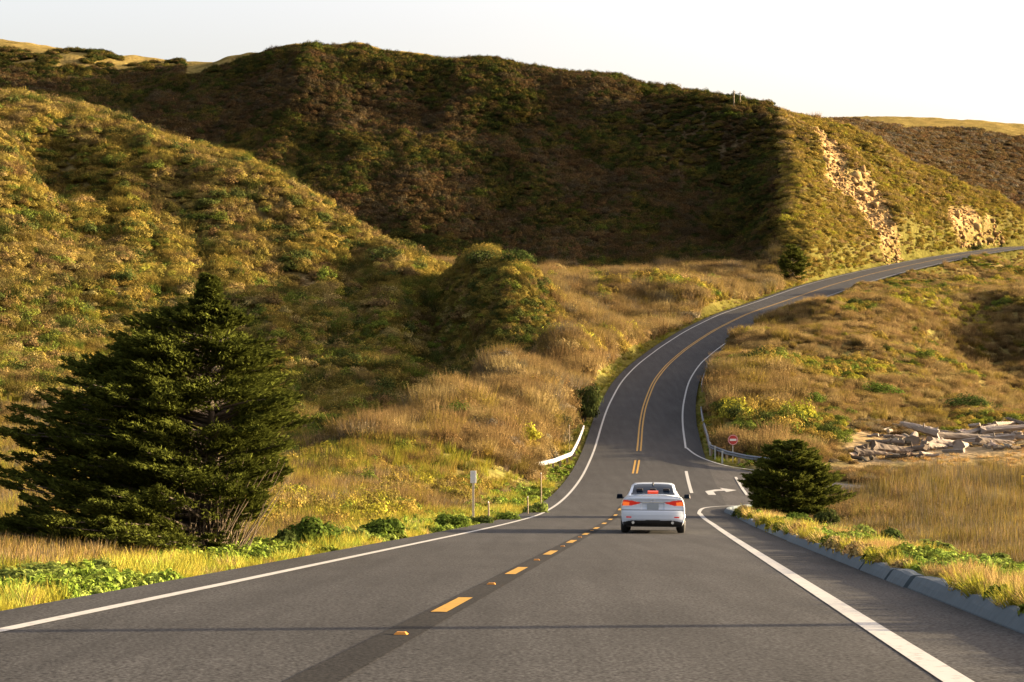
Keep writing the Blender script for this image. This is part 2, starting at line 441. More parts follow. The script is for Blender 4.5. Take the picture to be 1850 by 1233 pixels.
def terrain_mat():
    m, n, l = new_mat("earth_and_grass")
    a = n.new("ShaderNodeAttribute"); a.attribute_name = "cover"
    tc = n.new("ShaderNodeTexCoord")
    n0 = n.new("ShaderNodeTexNoise"); n0.inputs["Scale"].default_value = .16; n0.inputs["Detail"].default_value = 6; n0.inputs["Roughness"].default_value = .65
    l.new(tc.outputs["Object"], n0.inputs["Vector"])
    m0 = n.new("ShaderNodeMapRange"); m0.inputs[1].default_value = .32; m0.inputs[2].default_value = .68; m0.inputs[3].default_value = .62; m0.inputs[4].default_value = 1.3
    l.new(n0.outputs[0], m0.inputs[0])
    n1 = n.new("ShaderNodeTexNoise"); n1.inputs["Scale"].default_value = 1.3; n1.inputs["Detail"].default_value = 8
    l.new(tc.outputs["Object"], n1.inputs["Vector"])
    mr = n.new("ShaderNodeMapRange"); mr.inputs[1].default_value = .3; mr.inputs[2].default_value = .7; mr.inputs[3].default_value = .6; mr.inputs[4].default_value = 1.4
    l.new(n1.outputs[0], mr.inputs[0])
    sc = n.new("ShaderNodeVectorMath"); sc.operation = 'SCALE'
    mm = n.new('ShaderNodeMath'); mm.operation = 'MULTIPLY'; l.new(mr.outputs[0], mm.inputs[0]); l.new(m0.outputs[0], mm.inputs[1])
    l.new(a.outputs["Color"], sc.inputs[0]); l.new(mm.outputs[0], sc.inputs["Scale"])
    b = n.new("ShaderNodeBump"); b.inputs["Strength"].default_value = 0.6; b.inputs["Distance"].default_value = 0.4
    l.new(n1.outputs[0], b.inputs["Height"])
    d = n.new("ShaderNodeBsdfDiffuse")
    l.new(sc.outputs[0], d.inputs[0]); l.new(b.outputs[0], d.inputs["Normal"])
    out(n, l, d.outputs[0])
    return m
nu, nl = gu.shape
idx = np.arange(nu * nl).reshape(nu, nl)
quads = np.stack([idx[:-1, :-1], idx[1:, :-1], idx[1:, 1:], idx[:-1, 1:]], -1).reshape(-1, 4)
gobj = obj("ground", np.stack([gx, gy, gz], -1).reshape(-1, 3), quads, terrain_mat(), smooth=True)
ca = gobj.data.color_attributes.new("cover", 'FLOAT_COLOR', 'POINT')
ca.data.foreach_set("color", np.c_[gcol.reshape(-1, 3), np.ones(nu * nl)].astype(np.float32).ravel())
tag(gobj, kind="structure")

# ------------------------------------------------------------------ road surface
def asphalt(name, base=0.085, warm=0.0, grit=0.0):
    m, n, l = new_mat(name)
    tc = n.new("ShaderNodeTexCoord")
    n1 = n.new("ShaderNodeTexNoise"); n1.inputs["Scale"].default_value = 34; n1.inputs["Detail"].default_value = 3; n1.inputs["Roughness"].default_value = .5
    n2 = n.new("ShaderNodeTexNoise"); n2.inputs["Scale"].default_value = 0.35; n2.inputs["Detail"].default_value = 5
    mp = n.new("ShaderNodeMapping"); mp.inputs["Scale"].default_value = (2.2, 0.12, 1); mp.inputs["Rotation"].default_value = (0, 0, 0.09)
    n3 = n.new("ShaderNodeTexNoise"); n3.inputs["Scale"].default_value = 1.0; n3.inputs["Detail"].default_value = 4
    l.new(tc.outputs["Object"], n1.inputs["Vector"]); l.new(tc.outputs["Object"], n2.inputs["Vector"])
    l.new(tc.outputs["Object"], mp.inputs[0]); l.new(mp.outputs[0], n3.inputs["Vector"])
    r1 = n.new("ShaderNodeMapRange"); r1.inputs[1].default_value = .36; r1.inputs[2].default_value = .66; r1.inputs[3].default_value = .30; r1.inputs[4].default_value = 1.75 + grit; r1.clamp = False
    r2 = n.new("ShaderNodeMapRange"); r2.inputs[1].default_value = .3; r2.inputs[2].default_value = .7; r2.inputs[3].default_value = .88; r2.inputs[4].default_value = 1.12
    r3 = n.new("ShaderNodeMapRange"); r3.inputs[1].default_value = .3; r3.inputs[2].default_value = .7; r3.inputs[3].default_value = .78; r3.inputs[4].default_value = 1.16
    l.new(n1.outputs[0], r1.inputs[0]); l.new(n2.outputs[0], r2.inputs[0]); l.new(n3.outputs[0], r3.inputs[0])
    m1 = n.new("ShaderNodeMath"); m1.operation = 'MULTIPLY'; m2 = n.new("ShaderNodeMath"); m2.operation = 'MULTIPLY'
    l.new(r1.outputs[0], m1.inputs[0]); l.new(r2.outputs[0], m1.inputs[1]); l.new(m1.outputs[0], m2.inputs[0]); l.new(r3.outputs[0], m2.inputs[1])
    sc = n.new("ShaderNodeVectorMath"); sc.operation = 'SCALE'; sc.inputs[0].default_value = (base * (1.04 + warm), base, base * (0.98 - warm))
    l.new(m2.outputs[0], sc.inputs["Scale"])
    p = n.new("ShaderNodeBsdfPrincipled"); p.inputs["Roughness"].default_value = .85; p.inputs["Specular IOR Level"].default_value = .25
    b = n.new("ShaderNodeBump"); b.inputs["Strength"].default_value = .35; b.inputs["Distance"].default_value = .006
    l.new(n1.outputs[0], b.inputs["Height"]); l.new(b.outputs[0], p.inputs["Normal"]); l.new(sc.outputs[0], p.inputs["Base Color"]); p.inputs['Specular IOR Level'].default_value = .1
    out(n, l, p.outputs[0])
    return m
M_asph = asphalt("asphalt", 0.030, -.02)
M_asph2 = asphalt("asphalt_side", 0.041, .02)
M_rumble = asphalt("milled_asphalt", 0.007, .02, 1.3)

def strip(name, d0, d1, sl, sr, dz, mat, step=1.0, ncol=2, kind="structure", wear=0.0):
    ds = np.arange(d0, d1 + 1e-6, step)
    a = sl(ds) if callable(sl) else np.full(ds.shape, float(sl)); b = sr(ds) if callable(sr) else np.full(ds.shape, float(sr))
    V = []
    for j in range(ncol):
        t = j / (ncol - 1); V.append(at_road(ds, a * (1 - t) + b * t, dz))
    V = np.stack(V, 1)
    n = len(ds); ii = np.arange(n * ncol).reshape(n, ncol)
    fs = np.stack([ii[:-1, :-1], ii[:-1, 1:], ii[1:, 1:], ii[1:, :-1]], -1).reshape(-1, 4)
    o = obj(name, V.reshape(-1, 3), fs, mat)
    if kind: tag(o, kind=kind)
    return o
strip("road", -38, 484, lambda d: -lp(d), rp, 0.0, M_asph, ncol=8)
# side road
t = np.linspace(0, 1, 14)[None, :, None]
SRV = srn[:, None] * (1 - t) + srf[:, None] * t
first = np.stack([np.interp(SRV[0, :, 1], rd, rx) + 3.2, SRV[0, :, 1]], -1)[None]
SRV = np.concatenate([first, SRV], 0)
szz = sr_z(SRV[..., 0].ravel(), SRV[..., 1].ravel()) - 0.012
ii = np.arange(41 * 14).reshape(41, 14)
sro = obj("side_road", np.c_[SRV.reshape(-1, 2), szz], np.stack([ii[:-1, :-1], ii[1:, :-1], ii[1:, 1:], ii[:-1, 1:]], -1).reshape(-1, 4), M_asph2)
tag(sro, kind="structure")

def paint(name, col, wear=0.35):
    m, n, l = new_mat(name)
    tc = n.new("ShaderNodeTexCoord"); nz = n.new("ShaderNodeTexNoise"); nz.inputs["Scale"].default_value = 9; nz.inputs["Detail"].default_value = 9; nz.inputs['Roughness'].default_value = .7
    l.new(tc.outputs["Object"], nz.inputs["Vector"])
    mr = n.new("ShaderNodeMapRange"); mr.inputs[1].default_value = .54; mr.inputs[2].default_value = .68
    l.new(nz.outputs[0], mr.inputs[0])
    mx = n.new("ShaderNodeMix"); mx.data_type = 'RGBA'; mx.inputs[6].default_value = (*col, 1); mx.inputs[7].default_value = (*[c * (1 - wear) for c in col], 1)
    l.new(mr.outputs[0], mx.inputs[0])
    p = n.new("ShaderNodeBsdfPrincipled"); p.inputs["Roughness"].default_value = .7; p.inputs["Specular IOR Level"].default_value = .3
    l.new(mx.outputs[2], p.inputs["Base Color"]); out(n, l, p.outputs[0])
    return m
M_white = paint("white_paint", (.29, .285, .27), .55); M_yellow = paint("yellow_paint", (.27, .145, .006), .5)
LWD = 0.075
strip("edge_line", -38, 480, lambda d: -lw(d) - LWD, lambda d: -lw(d) + LWD, .006, M_white)
strip("edge_line", -38, 78, lambda d: rw(d) - LWD - .02, lambda d: rw(d) + LWD + .02, .006, M_white)
strip("edge_line", 129, 480, lambda d: rw(d) - LWD, lambda d: rw(d) + LWD, .006, M_white)
strip("rumble_strip", -38, 86, -.16, .16, .004, M_rumble)
for a, b in ((127, 470),):
    strip("centre_line", a, b, -.20, -.07, .006, M_yellow); strip("centre_line", a, b, .07, .20, .006, M_yellow)
strip("centre_line", 112, 121, -.20, -.07, .006, M_yellow); strip("centre_line", 112, 121, .07, .20, .006, M_yellow)
for k_ in range(0, 11):
    dc = 16.45 + 7.25 * k_
    if 0 < dc < 88:
        strip("centre_dash", dc - 1.07, dc + 1.07, -.09, .06, .009, M_yellow, step=1.07)
def ribbon(name, pts, w, mat, zfun, dz=.007):
    P = np.array(pts, float); T = np.gradient(P, axis=0); T /= np.hypot(T[:, 0], T[:, 1])[:, None]
    N = np.stack([T[:, 1], -T[:, 0]], -1) * w / 2
    V = np.stack([P - N, P + N], 1).reshape(-1, 2)
    z = zfun(V[:, 0], V[:, 1]) + dz
    ii = np.arange(len(V)).reshape(-1, 2)
    return tag(obj(name, np.c_[V, z], np.stack([ii[:-1, 0], ii[:-1, 1], ii[1:, 1], ii[1:, 0]], -1), mat), kind="structure")
def curve(pts, n=24):
    P = np.array(pts, float); t = np.linspace(0, len(P) - 1, n); o = []
    for q in t:
        i = min(int(q), len(P) - 2); f = q - i
        p0, p1, p2, p3 = P[max(i - 1, 0)], P[i], P[i + 1], P[min(i + 2, len(P) - 1)]
        o.append(0.5 * ((2 * p1) + (-p0 + p2) * f + (2 * p0 - 5 * p1 + 4 * p2 - p3) * f * f + (-p0 + 3 * p1 - 3 * p2 + p3) * f ** 3))
    return np.array(o)
e78 = at_road(np.array([78.0]), rw(np.array([78.0])))[0]
ribbon("edge_line", curve([(e78[0] - .18, 76), (e78[0], 78), (9.25, 81.5), (9.75, 84), (10.6, 85.6), (11.8, 86.6)]), .17, M_white, sr_z)
ribbon("edge_line", curve([(13.55, 129), (13.75, 124.5), (14.2, 121), (15.0, 117.6), (16.2, 115.2), (19, 112.6), (24, 111.2)]), .16, M_white, sr_z)
ribbon("lane_dash", curve([(10.55, 97.5), (11.9, 113.5)], 10), .2, M_white, sr_z)
ribbon("lane_dash", curve([(13.6, 96), (14.75, 109.5)], 10), .17, M_white, sr_z)
# turn arrow on the road (stem, bend, head to the right)
def poly(name, pts, mat, zfun, dz=.014):
    P = np.array(pts); return tag(obj(name, np.c_[P, zfun(P[:, 0], P[:, 1]) + dz], [tuple(range(len(P)))], mat), kind="structure")
ar = MB()
def arrow_v(x, y): return (x, y, float(sr_z(np.array([x]), np.array([y]))[0]) + .008)
for q in ([(11.35, 96.0), (11.8, 96.0), (11.95, 98.6), (11.5, 98.9)], [(11.5, 98.9), (11.95, 98.6), (12.35, 99.2), (12.25, 100.2)], [(12.25, 100.2), (12.35, 99.2), (12.75, 99.3), (12.75, 100.35)], [(12.7, 98.3), (13.5, 99.8), (12.7, 101.5)]):
    ar.add([arrow_v(*p) for p in q], [tuple(range(len(q)))])
tag(ar.build("turn_arrow", M_white), kind="structure")
# kerb along the right verge: sloping concrete face, cracked into lengths
M_conc = plain("kerb_concrete", (.050, .070, .084), .9, noise=.25, nscale=5, bump=.6)  # blue of the shaded face mixed into the concrete colour
kb = MB()
def kerb_len(pts, h=.17):
    P = np.array(pts); T = np.gradient(P[:, :2], axis=0); T /= np.hypot(T[:, 0], T[:, 1])[:, None]; N = np.stack([T[:, 1], -T[:, 0]], -1)
    prof = [(-.02, -.12), (0.0, .01), (.05, h * .55), (.10, h * .93), (.14, h), (.26, h), (.28, -.12)]
    vs = []; m = len(prof)
    for i in range(len(P)):
        for a, b in prof:
            j = 0.012 * math.sin(i * 1.7 + a * 40) if b > 0.05 else 0
            vs.append((P[i, 0] + N[i, 0] * (a + j), P[i, 1] + N[i, 1] * (a + j), P[i, 2] + b + j))
    fs = [(i * m + k, (i + 1) * m + k, (i + 1) * m + k + 1, i * m + k + 1) for i in range(len(P) - 1) for k in range(m - 1)]
    fs += [tuple(range(m - 1, -1, -1)), tuple((len(P) - 1) * m + k for k in range(m))]
    kb.add(vs, fs)
cuts = [-36, -20, 2.0, 20.6, 22.4, 25.4, 41, 56, 74.5]
for a, b in zip(cuts[:-1], cuts[1:]):
    gp = .10 if 18 < a < 26 else .006
    ds = np.linspace(a + gp, b - gp, max(4, int((b - a) / .8))); s_ = rp(ds) + random.uniform(-.03, .05)
    kerb_len(at_road(ds, s_), .165 + random.uniform(-.02, .01))
e74 = at_road(np.array([74.7]), rp(np.array([74.7])))[0]
nose = curve([(e74[0], 74.7), (10.15, 79.5), (10.9, 82.8), (12.2, 85.4), (14.5, 87.6), (17, 89), (22, 90.4)], 20)
kerb_len(np.c_[nose, sr_z(nose[:, 0], nose[:, 1])])
tag(kb.build("kerb", M_conc), kind="structure")
print("terrain ok", nu * nl)
#PART2
# ------------------------------------------------------------------ foliage sources
def quads_from(p, a, b, la, lb):
    """diamond leaves: centre p, long axis a, cross axis b"""
    a = a / np.maximum(np.linalg.norm(a, axis=1, keepdims=True), 1e-6)
    b = np.cross(a, b); b /= np.maximum(np.linalg.norm(b, axis=1, keepdims=True), 1e-6)
    la = np.asarray(la).reshape(-1, 1); lb = np.asarray(lb).reshape(-1, 1)
    V = np.stack([p - a * la, p + b * lb - a * la * .1, p + a * la, p - b * lb - a * la * .1], 1).reshape(-1, 3)
    return V, np.arange(len(V)).reshape(-1, 4)
def rvec(n, r=RNG):
    v = r.normal(size=(n, 3)); return v / np.linalg.norm(v, axis=1, keepdims=True)
def leafy_bush(n, leaf, seed, lumps=9, flat=.75):
    """dome of leaf clumps, unit radius, sitting on z=0"""
    r = np.random.default_rng(seed)
    c = rvec(lumps, r) * r.uniform(.35, .72, (lumps, 1)); c[:, 2] = np.abs(c[:, 2]) * flat + .15
    rad = r.uniform(.28, .5, lumps)
    w = r.integers(0, lumps, n); d = rvec(n, r); d[:, 2] = np.abs(d[:, 2]) * .9 + d[:, 2] * .1
    p = c[w] + d * rad[w, None] * r.uniform(.75, 1.05, (n, 1)); p[:, 2] = np.maximum(p[:, 2], .02)
    nrm = d + rvec(n, r) * .4
    a = np.cross(nrm, rvec(n, r))
    return quads_from(p, a, nrm, leaf * r.uniform(.7, 1.3, n), leaf * .55 * r.uniform(.7, 1.3, n))
def blades(n, seed, h=1.0, spread=.35, lean=.25, wid=.02, bend=.2, seg=2):
    """upright blades or twigs rooted in a disc of radius spread"""
    r = np.random.default_rng(seed)
    ph = r.uniform(0, 2 * np.pi, n); q = np.sqrt(r.random(n)) * spread
    base = np.stack([np.cos(ph) * q, np.sin(ph) * q, np.zeros(n)], -1)
    dr = rvec(n, r); dr[:, 2] = 0
    ld = base / max(spread, 1e-3) * .6 + dr * .6
    H = h * r.uniform(.55, 1.05, n)
    pts = []
    for k in range(seg + 1):
        t = k / seg
        pts.append(base + ld * (lean * t + bend * t * t)[..., None] * 1.0 * H[:, None] if False else base + ld * ((lean * t + bend * t * t) * H)[:, None] + np.array([0, 0, 1.0]) * (t * H)[:, None])
    side = np.stack([np.cos(ph * 7.7), np.sin(ph * 7.7), np.zeros(n)], -1)
    V = []; Fq = []
    for k in range(seg + 1):
        w = wid * (1 - k / seg * .85) * r.uniform(.7, 1.3, n)
        V.append(pts[k] - side * w[:, None]); V.append(pts[k] + side * w[:, None])
    V = np.stack(V, 1).reshape(-1, 3); m = 2 * (seg + 1)
    b0 = np.arange(n)[:, None] * m
    for k in range(seg):
        Fq.append(np.concatenate([b0 + 2 * k, b0 + 2 * k + 1, b0 + 2 * k + 3, b0 + 2 * k + 2], 1))
    return V, np.concatenate(Fq)
def merge(*vf):
    V = []; Fs = []; b = 0
    for v, f in vf:
        V.append(v); Fs.append(f + b); b += len(v)
    return np.concatenate(V), np.concatenate(Fs)
M_leaf = leaf_mat("scrub_leaves", None, .2, .4, 1.2)
M_twig = leaf_mat("dry_stems", None, .4, .35, .92)
def source(name, vf, mat):
    return bpy.data.objects.new(name, raw_mesh(name, vf[0], vf[1], mat))
def twig_bush(seed, nb=190, nl_=260):
    a = blades(nb, seed, 1.12, .6, .35, .014, .15)
    b = leafy_bush(nl_, .055, seed + 50, 9, .8)
    return merge(a, b)
S_leafy = [source("leafy_bush", leafy_bush(900, .062, s_, 14), M_leaf) for s_ in (1, 2, 3)]
S_twig = [source("twiggy_bush", twig_bush(s_), M_twig) for s_ in (11, 12, 13)]
S_reed = [source("reed_clump", blades(46, s_, 1.0, .46, .16, .026, .16), M_twig) for s_ in (21, 22)]
S_grass = [source("grass_tuft", blades(46, s_, 1.0, .5, .35, .03, .4), M_leaf) for s_ in (31, 32)]
S_weed = [source("weed_clump", leafy_bush(150, .17, s_, 6, .7), M_leaf) for s_ in (41, 42)]

def scatter(name, pos, rot, scl, tint, pick, sources):
    """one object of many instanced clumps"""
    me = bpy.data.meshes.new(name); n = len(pos)
    me.vertices.add(n); me.vertices.foreach_set("co", np.asarray(pos, np.float32).ravel())
    for nm, ty, dat, key in (("rot", 'FLOAT_VECTOR', rot, "vector"), ("scl", 'FLOAT_VECTOR', scl, "vector"), ("tint", 'FLOAT_COLOR', np.c_[tint, np.ones(n)], "color"), ("pick", 'INT', pick, "value")):
        at = me.attributes.new(nm, ty, 'POINT')
        at.data.foreach_set(key, (np.asarray(dat, np.int32) if ty == 'INT' else np.asarray(dat, np.float32)).ravel())
    o = bpy.data.objects.new(name, me); COL.objects.link(o)
    ng = bpy.data.node_groups.new(name, 'GeometryNodeTree')
    ng.interface.new_socket("Geometry", in_out='INPUT', socket_type='NodeSocketGeometry')
    ng.interface.new_socket("Geometry", in_out='OUTPUT', socket_type='NodeSocketGeometry')
    N, L = ng.nodes, ng.links
    gi = N.new("NodeGroupInput"); go = N.new("NodeGroupOutput")
    iop = N.new("GeometryNodeInstanceOnPoints"); jn = N.new("GeometryNodeGeometryToInstance")
    for s_ in reversed(sources):
        oi = N.new("GeometryNodeObjectInfo"); oi.inputs[0].default_value = s_
        L.new(oi.outputs["Geometry"], jn.inputs[0])
    def na(nm, ty):
        q = N.new("GeometryNodeInputNamedAttribute"); q.data_type = ty; q.inputs[0].default_value = nm; return q.outputs[0]
    L.new(gi.outputs[0], iop.inputs["Points"]); L.new(jn.outputs[0], iop.inputs["Instance"])
    iop.inputs["Pick Instance"].default_value = True
    L.new(na("pick", 'INT'), iop.inputs["Instance Index"])
    L.new(na("rot", 'FLOAT_VECTOR'), iop.inputs["Rotation"]); L.new(na("scl", 'FLOAT_VECTOR'), iop.inputs["Scale"])
    L.new(iop.outputs[0], go.inputs[0])
    md = o.modifiers.new("scatter", 'NODES'); md.node_group = ng
    tag(o, kind="stuff")
    return o

# candidate points spread evenly over the ground
def candidates(n, u0, u1, d0, d1, seed, hid=30, power=2.0):
    r = np.random.default_rng(seed)
    if power == 2.0: d = np.sqrt(r.random(n) * (d1 ** 2 - d0 ** 2) + d0 ** 2)
    else: d = np.exp(r.uniform(np.log(d0), np.log(d1), n))
    u = r.uniform(u0, u1, n)
    ok = on_grid(g_hid, u, d) < hid
    u, d = u[ok], d[ok]
    x = (u - U0) / F * d
    z = on_grid(gz, u, d)
    s, rzz, rdd = road_side(x, d)
    ee = np.maximum(-s - lp(rdd), s - rp(rdd))
    return dict(u=u, d=d, x=x, z=z, s=s, e=ee, zone=zone(u, d, s, rdd), bare=on_grid(g_bare, u, d), sr=on_grid(in_sr.astype(float), u, d), r=r)
def pick_c(c, m):
    return {k: (v[m] if isinstance(v, np.ndarray) else v) for k, v in c.items()}
def pal(r, cols, w, n, jit=.18):
    i = r.choice(len(cols), n, p=np.array(w) / sum(w))
    return np.array(cols)[i] * r.uniform(1 - jit, 1 + jit, (n, 1)) * r.uniform(.95, 1.05, (n, 3))
def emit(name, c, size, hfac, tint, pick, sources, sink=.12):
    n = len(c["x"]); r = c["r"]
    rot = np.stack([r.uniform(-.12, .12, n), r.uniform(-.12, .12, n), r.uniform(0, 6.28, n)], -1)
    scl = np.stack([size * r.uniform(.85, 1.15, n), size * r.uniform(.85, 1.15, n), size * hfac], -1)
    return scatter(name, np.stack([c["x"], c["d"], c["z"] - sink * size], -1), rot, scl, tint, pick, sources)

OLIVE, OLIVE2, GREEN, DKGREEN = (.108, .086, .02), (.172, .126, .028), (.075, .092, .016), (.04, .048, .013)
BROWN, TAN, STRAW, RUST, GREY = (.095, .064, .026), (.165, .112, .045), (.235, .168, .07), (.10, .06, .027), (.12, .098, .062)
YGREEN = (.19, .175, .022)

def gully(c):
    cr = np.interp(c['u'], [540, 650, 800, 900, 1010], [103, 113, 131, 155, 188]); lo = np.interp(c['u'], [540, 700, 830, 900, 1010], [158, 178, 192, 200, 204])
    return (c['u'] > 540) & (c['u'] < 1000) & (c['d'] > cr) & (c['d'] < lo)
# left hill scrub
c = candidates(34000, -260, 1015, 158, 312, 101)
c = pick_c(c, (c["zone"] == 1) & (c["bare"] < .42))
patch = fbm(c["x"] / 9 + 40, c["d"] / 9, 3); n = len(c["x"])
ta = pal(c["r"], [OLIVE, OLIVE2, GREEN, (.17, .15, .026)], [2.4, 5, .8, .6], n); tb_ = pal(c["r"], [(.16, .12, .032), BROWN, (.15, .11, .04), OLIVE], [4, 1.4, 2.2, 1.6], n)
fine = fbm(c['x'] / 3 + 40, c['d'] / 3, 3)
tt = np.where((patch + .35 * (fine - .5) > .5)[:, None], ta, tb_)
tt *= (.5 + 1.0 * fbm(c['x'] / 5 + 4, c['d'] / 5 + 8, 3))[:, None]
low = (on_grid(gz, c["u"], c["d"]) < 6) & (c["r"].random(n) < .45)
tt[low] = pal(c["r"], [(.20, .155, .055), GREEN, (.15, .15, .022), OLIVE], [1.4, 1.4, .7, 1], int(low.sum()))
sz = np.minimum(c["r"].gamma(3.0, .25, n) + .3, 1.45)
big_ = c['r'].random(n) < .07; sz[big_] = c['r'].uniform(1.3, 2.1, int(big_.sum())); tt[big_] = pal(c['r'], [DKGREEN, GREEN, BROWN, OLIVE], [3, 1, 1.5, 2], int(big_.sum()))
emit("left_hillside_scrub", c, sz, c["r"].uniform(.7, 1.15, n), tt, np.where(c["r"].random(n) < .72, c["r"].integers(0, 3, n), c["r"].integers(3, 6, n)), S_leafy + S_twig)
# knoll at the head of the gully
c = candidates(5200, 800, 1090, 184, 226, 151, hid=60)
c = pick_c(c, (c["e"] > 4)); n = len(c["x"])
sz = c["r"].uniform(.5, 1.15, n); kt = pal(c["r"], [DKGREEN, OLIVE, OLIVE2, BROWN], [2.4, 2.4, 1.2, 1.2], n)
emit("knoll_scrub", c, sz, c["r"].uniform(.7, 1.1, n), kt, np.where(c["r"].random(n) < .8, c["r"].integers(0, 3, n), c["r"].integers(3, 6, n)), S_leafy + S_twig)
# dark hill scrub
c = candidates(70000, -260, 1420, 300, 480, 102)
c = pick_c(c, (c["zone"] == 2))
patch = fbm(c["x"] / 16 + 7, c["d"] / 16, 3); n = len(c["x"])
ta = pal(c["r"], [OLIVE, DKGREEN, GREEN, BROWN], [2, 3, .4, 2], n); tb_ = pal(c["r"], [BROWN, RUST, DKGREEN, (.085, .065, .035)], [3, 1.2, 1, 2], n)
tt = np.where((patch > .5)[:, None], ta, tb_) * .55 * (.6 + .8 * fbm(c['x'] / 9 + 2, c['d'] / 9, 3))[:, None]  # tints cut down, part of the bowl's shade is in the colour
sz = c["r"].gamma(3.2, .36, n) + .4; sz[(c['u'] > 1150) & (c['d'] > 380)] *= .6; sz = np.minimum(sz, 2.0)
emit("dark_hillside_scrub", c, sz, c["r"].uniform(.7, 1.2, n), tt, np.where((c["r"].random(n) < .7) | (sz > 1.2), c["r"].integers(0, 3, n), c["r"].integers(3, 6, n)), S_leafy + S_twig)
# far slope on the right
c = candidates(9000, 1480, 2000, 640, 910, 103)
c = pick_c(c, c["zone"] == 2); n = len(c["x"])
emit("far_slope_scrub", c, c["r"].uniform(1.4, 3.2, n), np.full(n, .8), pal(c["r"], [BROWN, RUST, GREY], [2, 1, 1], n), c["r"].integers(0, 3, n), S_leafy)
# lit face above the road
c = candidates(52000, 1380, 2100, 288, 475, 104)
c = pick_c(c, (c["zone"] == 5) & (c["bare"] < .40) & (c["e"] > 1.0)); n = len(c["x"])
patch = fbm(c["x"] / 12 + 70, c["d"] / 12, 3)
tt = np.where((patch > .5)[:, None], pal(c["r"], [OLIVE, OLIVE2, YGREEN, TAN], [2, 5, 1, .8], n), pal(c["r"], [OLIVE2, STRAW, TAN, OLIVE], [4, .8, 2, 1.4], n))
sz = c["r"].gamma(4, .14, n) + .22
emit("road_cut_scrub", c, sz, c["r"].uniform(.6, 1.0, n), tt, np.where(c["r"].random(n) < .8, c["r"].integers(0, 3, n), c["r"].integers(3, 6, n)), S_leafy + S_twig)
# terrace scrub: dry twiggy thicket with green patches
c = candidates(30000, 480, 1420, 95, 330, 105)
c = pick_c(c, (c["zone"] == 3) & (c["e"] > 1.8)); n = len(c["x"])
patch = fbm(c["x"] / 7 + 90, c["d"] / 7, 3)
tt = pal(c["r"], [TAN, STRAW, BROWN, GREY, OLIVE2], [4, 2, 1.6, 1, .8], n)
gm = patch > .64
tt[gm] = pal(c["r"], [OLIVE2, GREEN, YGREEN], [2, 1, .7], int(gm.sum()))
sz = c["r"].gamma(6, .115, n) + .3; sz *= np.interp(c["d"], [95, 140, 250], [.85, 1, 1.25])
gl_ = gully(c); tt[gl_] = pal(c['r'], [DKGREEN, GREEN, OLIVE], [2, 1.4, 1], int(gl_.sum())) * .8; sz[gl_] *= .7; gm = gm | gl_  # gully scrub tinted dark, its shade put into the colour
cr_d = np.interp(c['u'], [560, 650, 800, 900, 1010, 1110], [103, 110, 127, 151, 184, 204])
crest = (np.abs(c['d'] - cr_d + 1) < np.where(c['u'] > 990, 10, 5)) & (c['u'] > 560) & (c['u'] < 1112) & (c['e'] > 3.2) & ~gl_; sz[crest] *= 1.7; sz = np.minimum(sz, 1.75)
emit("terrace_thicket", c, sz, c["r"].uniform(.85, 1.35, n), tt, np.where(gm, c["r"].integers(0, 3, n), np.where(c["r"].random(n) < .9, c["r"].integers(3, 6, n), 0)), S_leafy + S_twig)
# right-hand slope
c = candidates(42000, 1230, 2150, 120, 420, 106)
c = pick_c(c, (c["zone"] == 4) & (c["e"] > 1.0) & (c["sr"] < .05)); n = len(c["x"])
patch = fbm(c["x"] / 11 + 20, c["d"] / 8, 3) - .10 * sstep(150, 200, c["d"]) + .07 * (c["d"] > 255) * (c["u"] > 1600)
tt = pal(c["r"], [TAN, STRAW, BROWN, OLIVE2], [4, 2.4, 1.2, 1.2], n)
gm = patch > .52
tt[gm] = pal(c["r"], [OLIVE2, GREEN, YGREEN, DKGREEN], [3, 2, 1, .8], int(gm.sum()))
hol = blob(c['u'], c['d'], 1800, 218, 130, 13); tt = tt * (1 - .45 * np.clip(hol, 0, 1))[:, None]  # shade of the hollow painted in as a darker scrub tint
yg = (blob(c['u'], c['d'], 1690, 243, 110, 9) > .5) & (c['r'].random(n) < .6); tt[yg] = pal(c['r'], [YGREEN, OLIVE2], [1.5, 1], int(yg.sum())); gm = gm | yg
sz = c["r"].gamma(6, .075, n) + .22; sz *= np.interp(c["d"], [120, 200, 350], [.8, 1, 1.4]); bank = (c['d'] < 168) & (c['e'] < 9) & (c['e'] > 1.6); sz[bank] *= 1.9; sz[(c['d'] > 225) & (c['e'] < 10)] *= .55
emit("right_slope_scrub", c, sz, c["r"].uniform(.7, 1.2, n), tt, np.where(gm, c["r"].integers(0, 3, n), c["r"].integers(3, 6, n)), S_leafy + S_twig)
# left meadow: reeds, straw and low green
c = candidates(26000, -500, 1010, 20, 160, 107, hid=60, power=0)
c = pick_c(c, (c["zone"] == 7) & (c["e"] > 2.2)); n = len(c["x"])
patch = fbm(c["x"] / 6 + 11, c["d"] / 9, 3)
tt = pal(c["r"], [STRAW, TAN, OLIVE2, GREY, BROWN], [1.4, 2.2, 2.2, 1.6, 1], n) * (.5 + .9 * fbm(c['x'] / 3, c['d'] / 5, 3))[:, None]
gm = patch > .52
tt[gm] = pal(c["r"], [YGREEN, OLIVE2, GREEN], [2, 2, .8], int(gm.sum()))
hh = np.interp(c["e"], [2, 5, 12], [.35, .8, 1.15]) * c["r"].uniform(.6, 1.1, n)
emit("meadow_reeds", c, np.interp(c["d"], [20, 60, 150], [.42, .6, 1.1]), hh / np.interp(c["d"], [20, 60, 150], [.42, .6, 1.1]), tt, c["r"].integers(0, 2, n), S_reed)
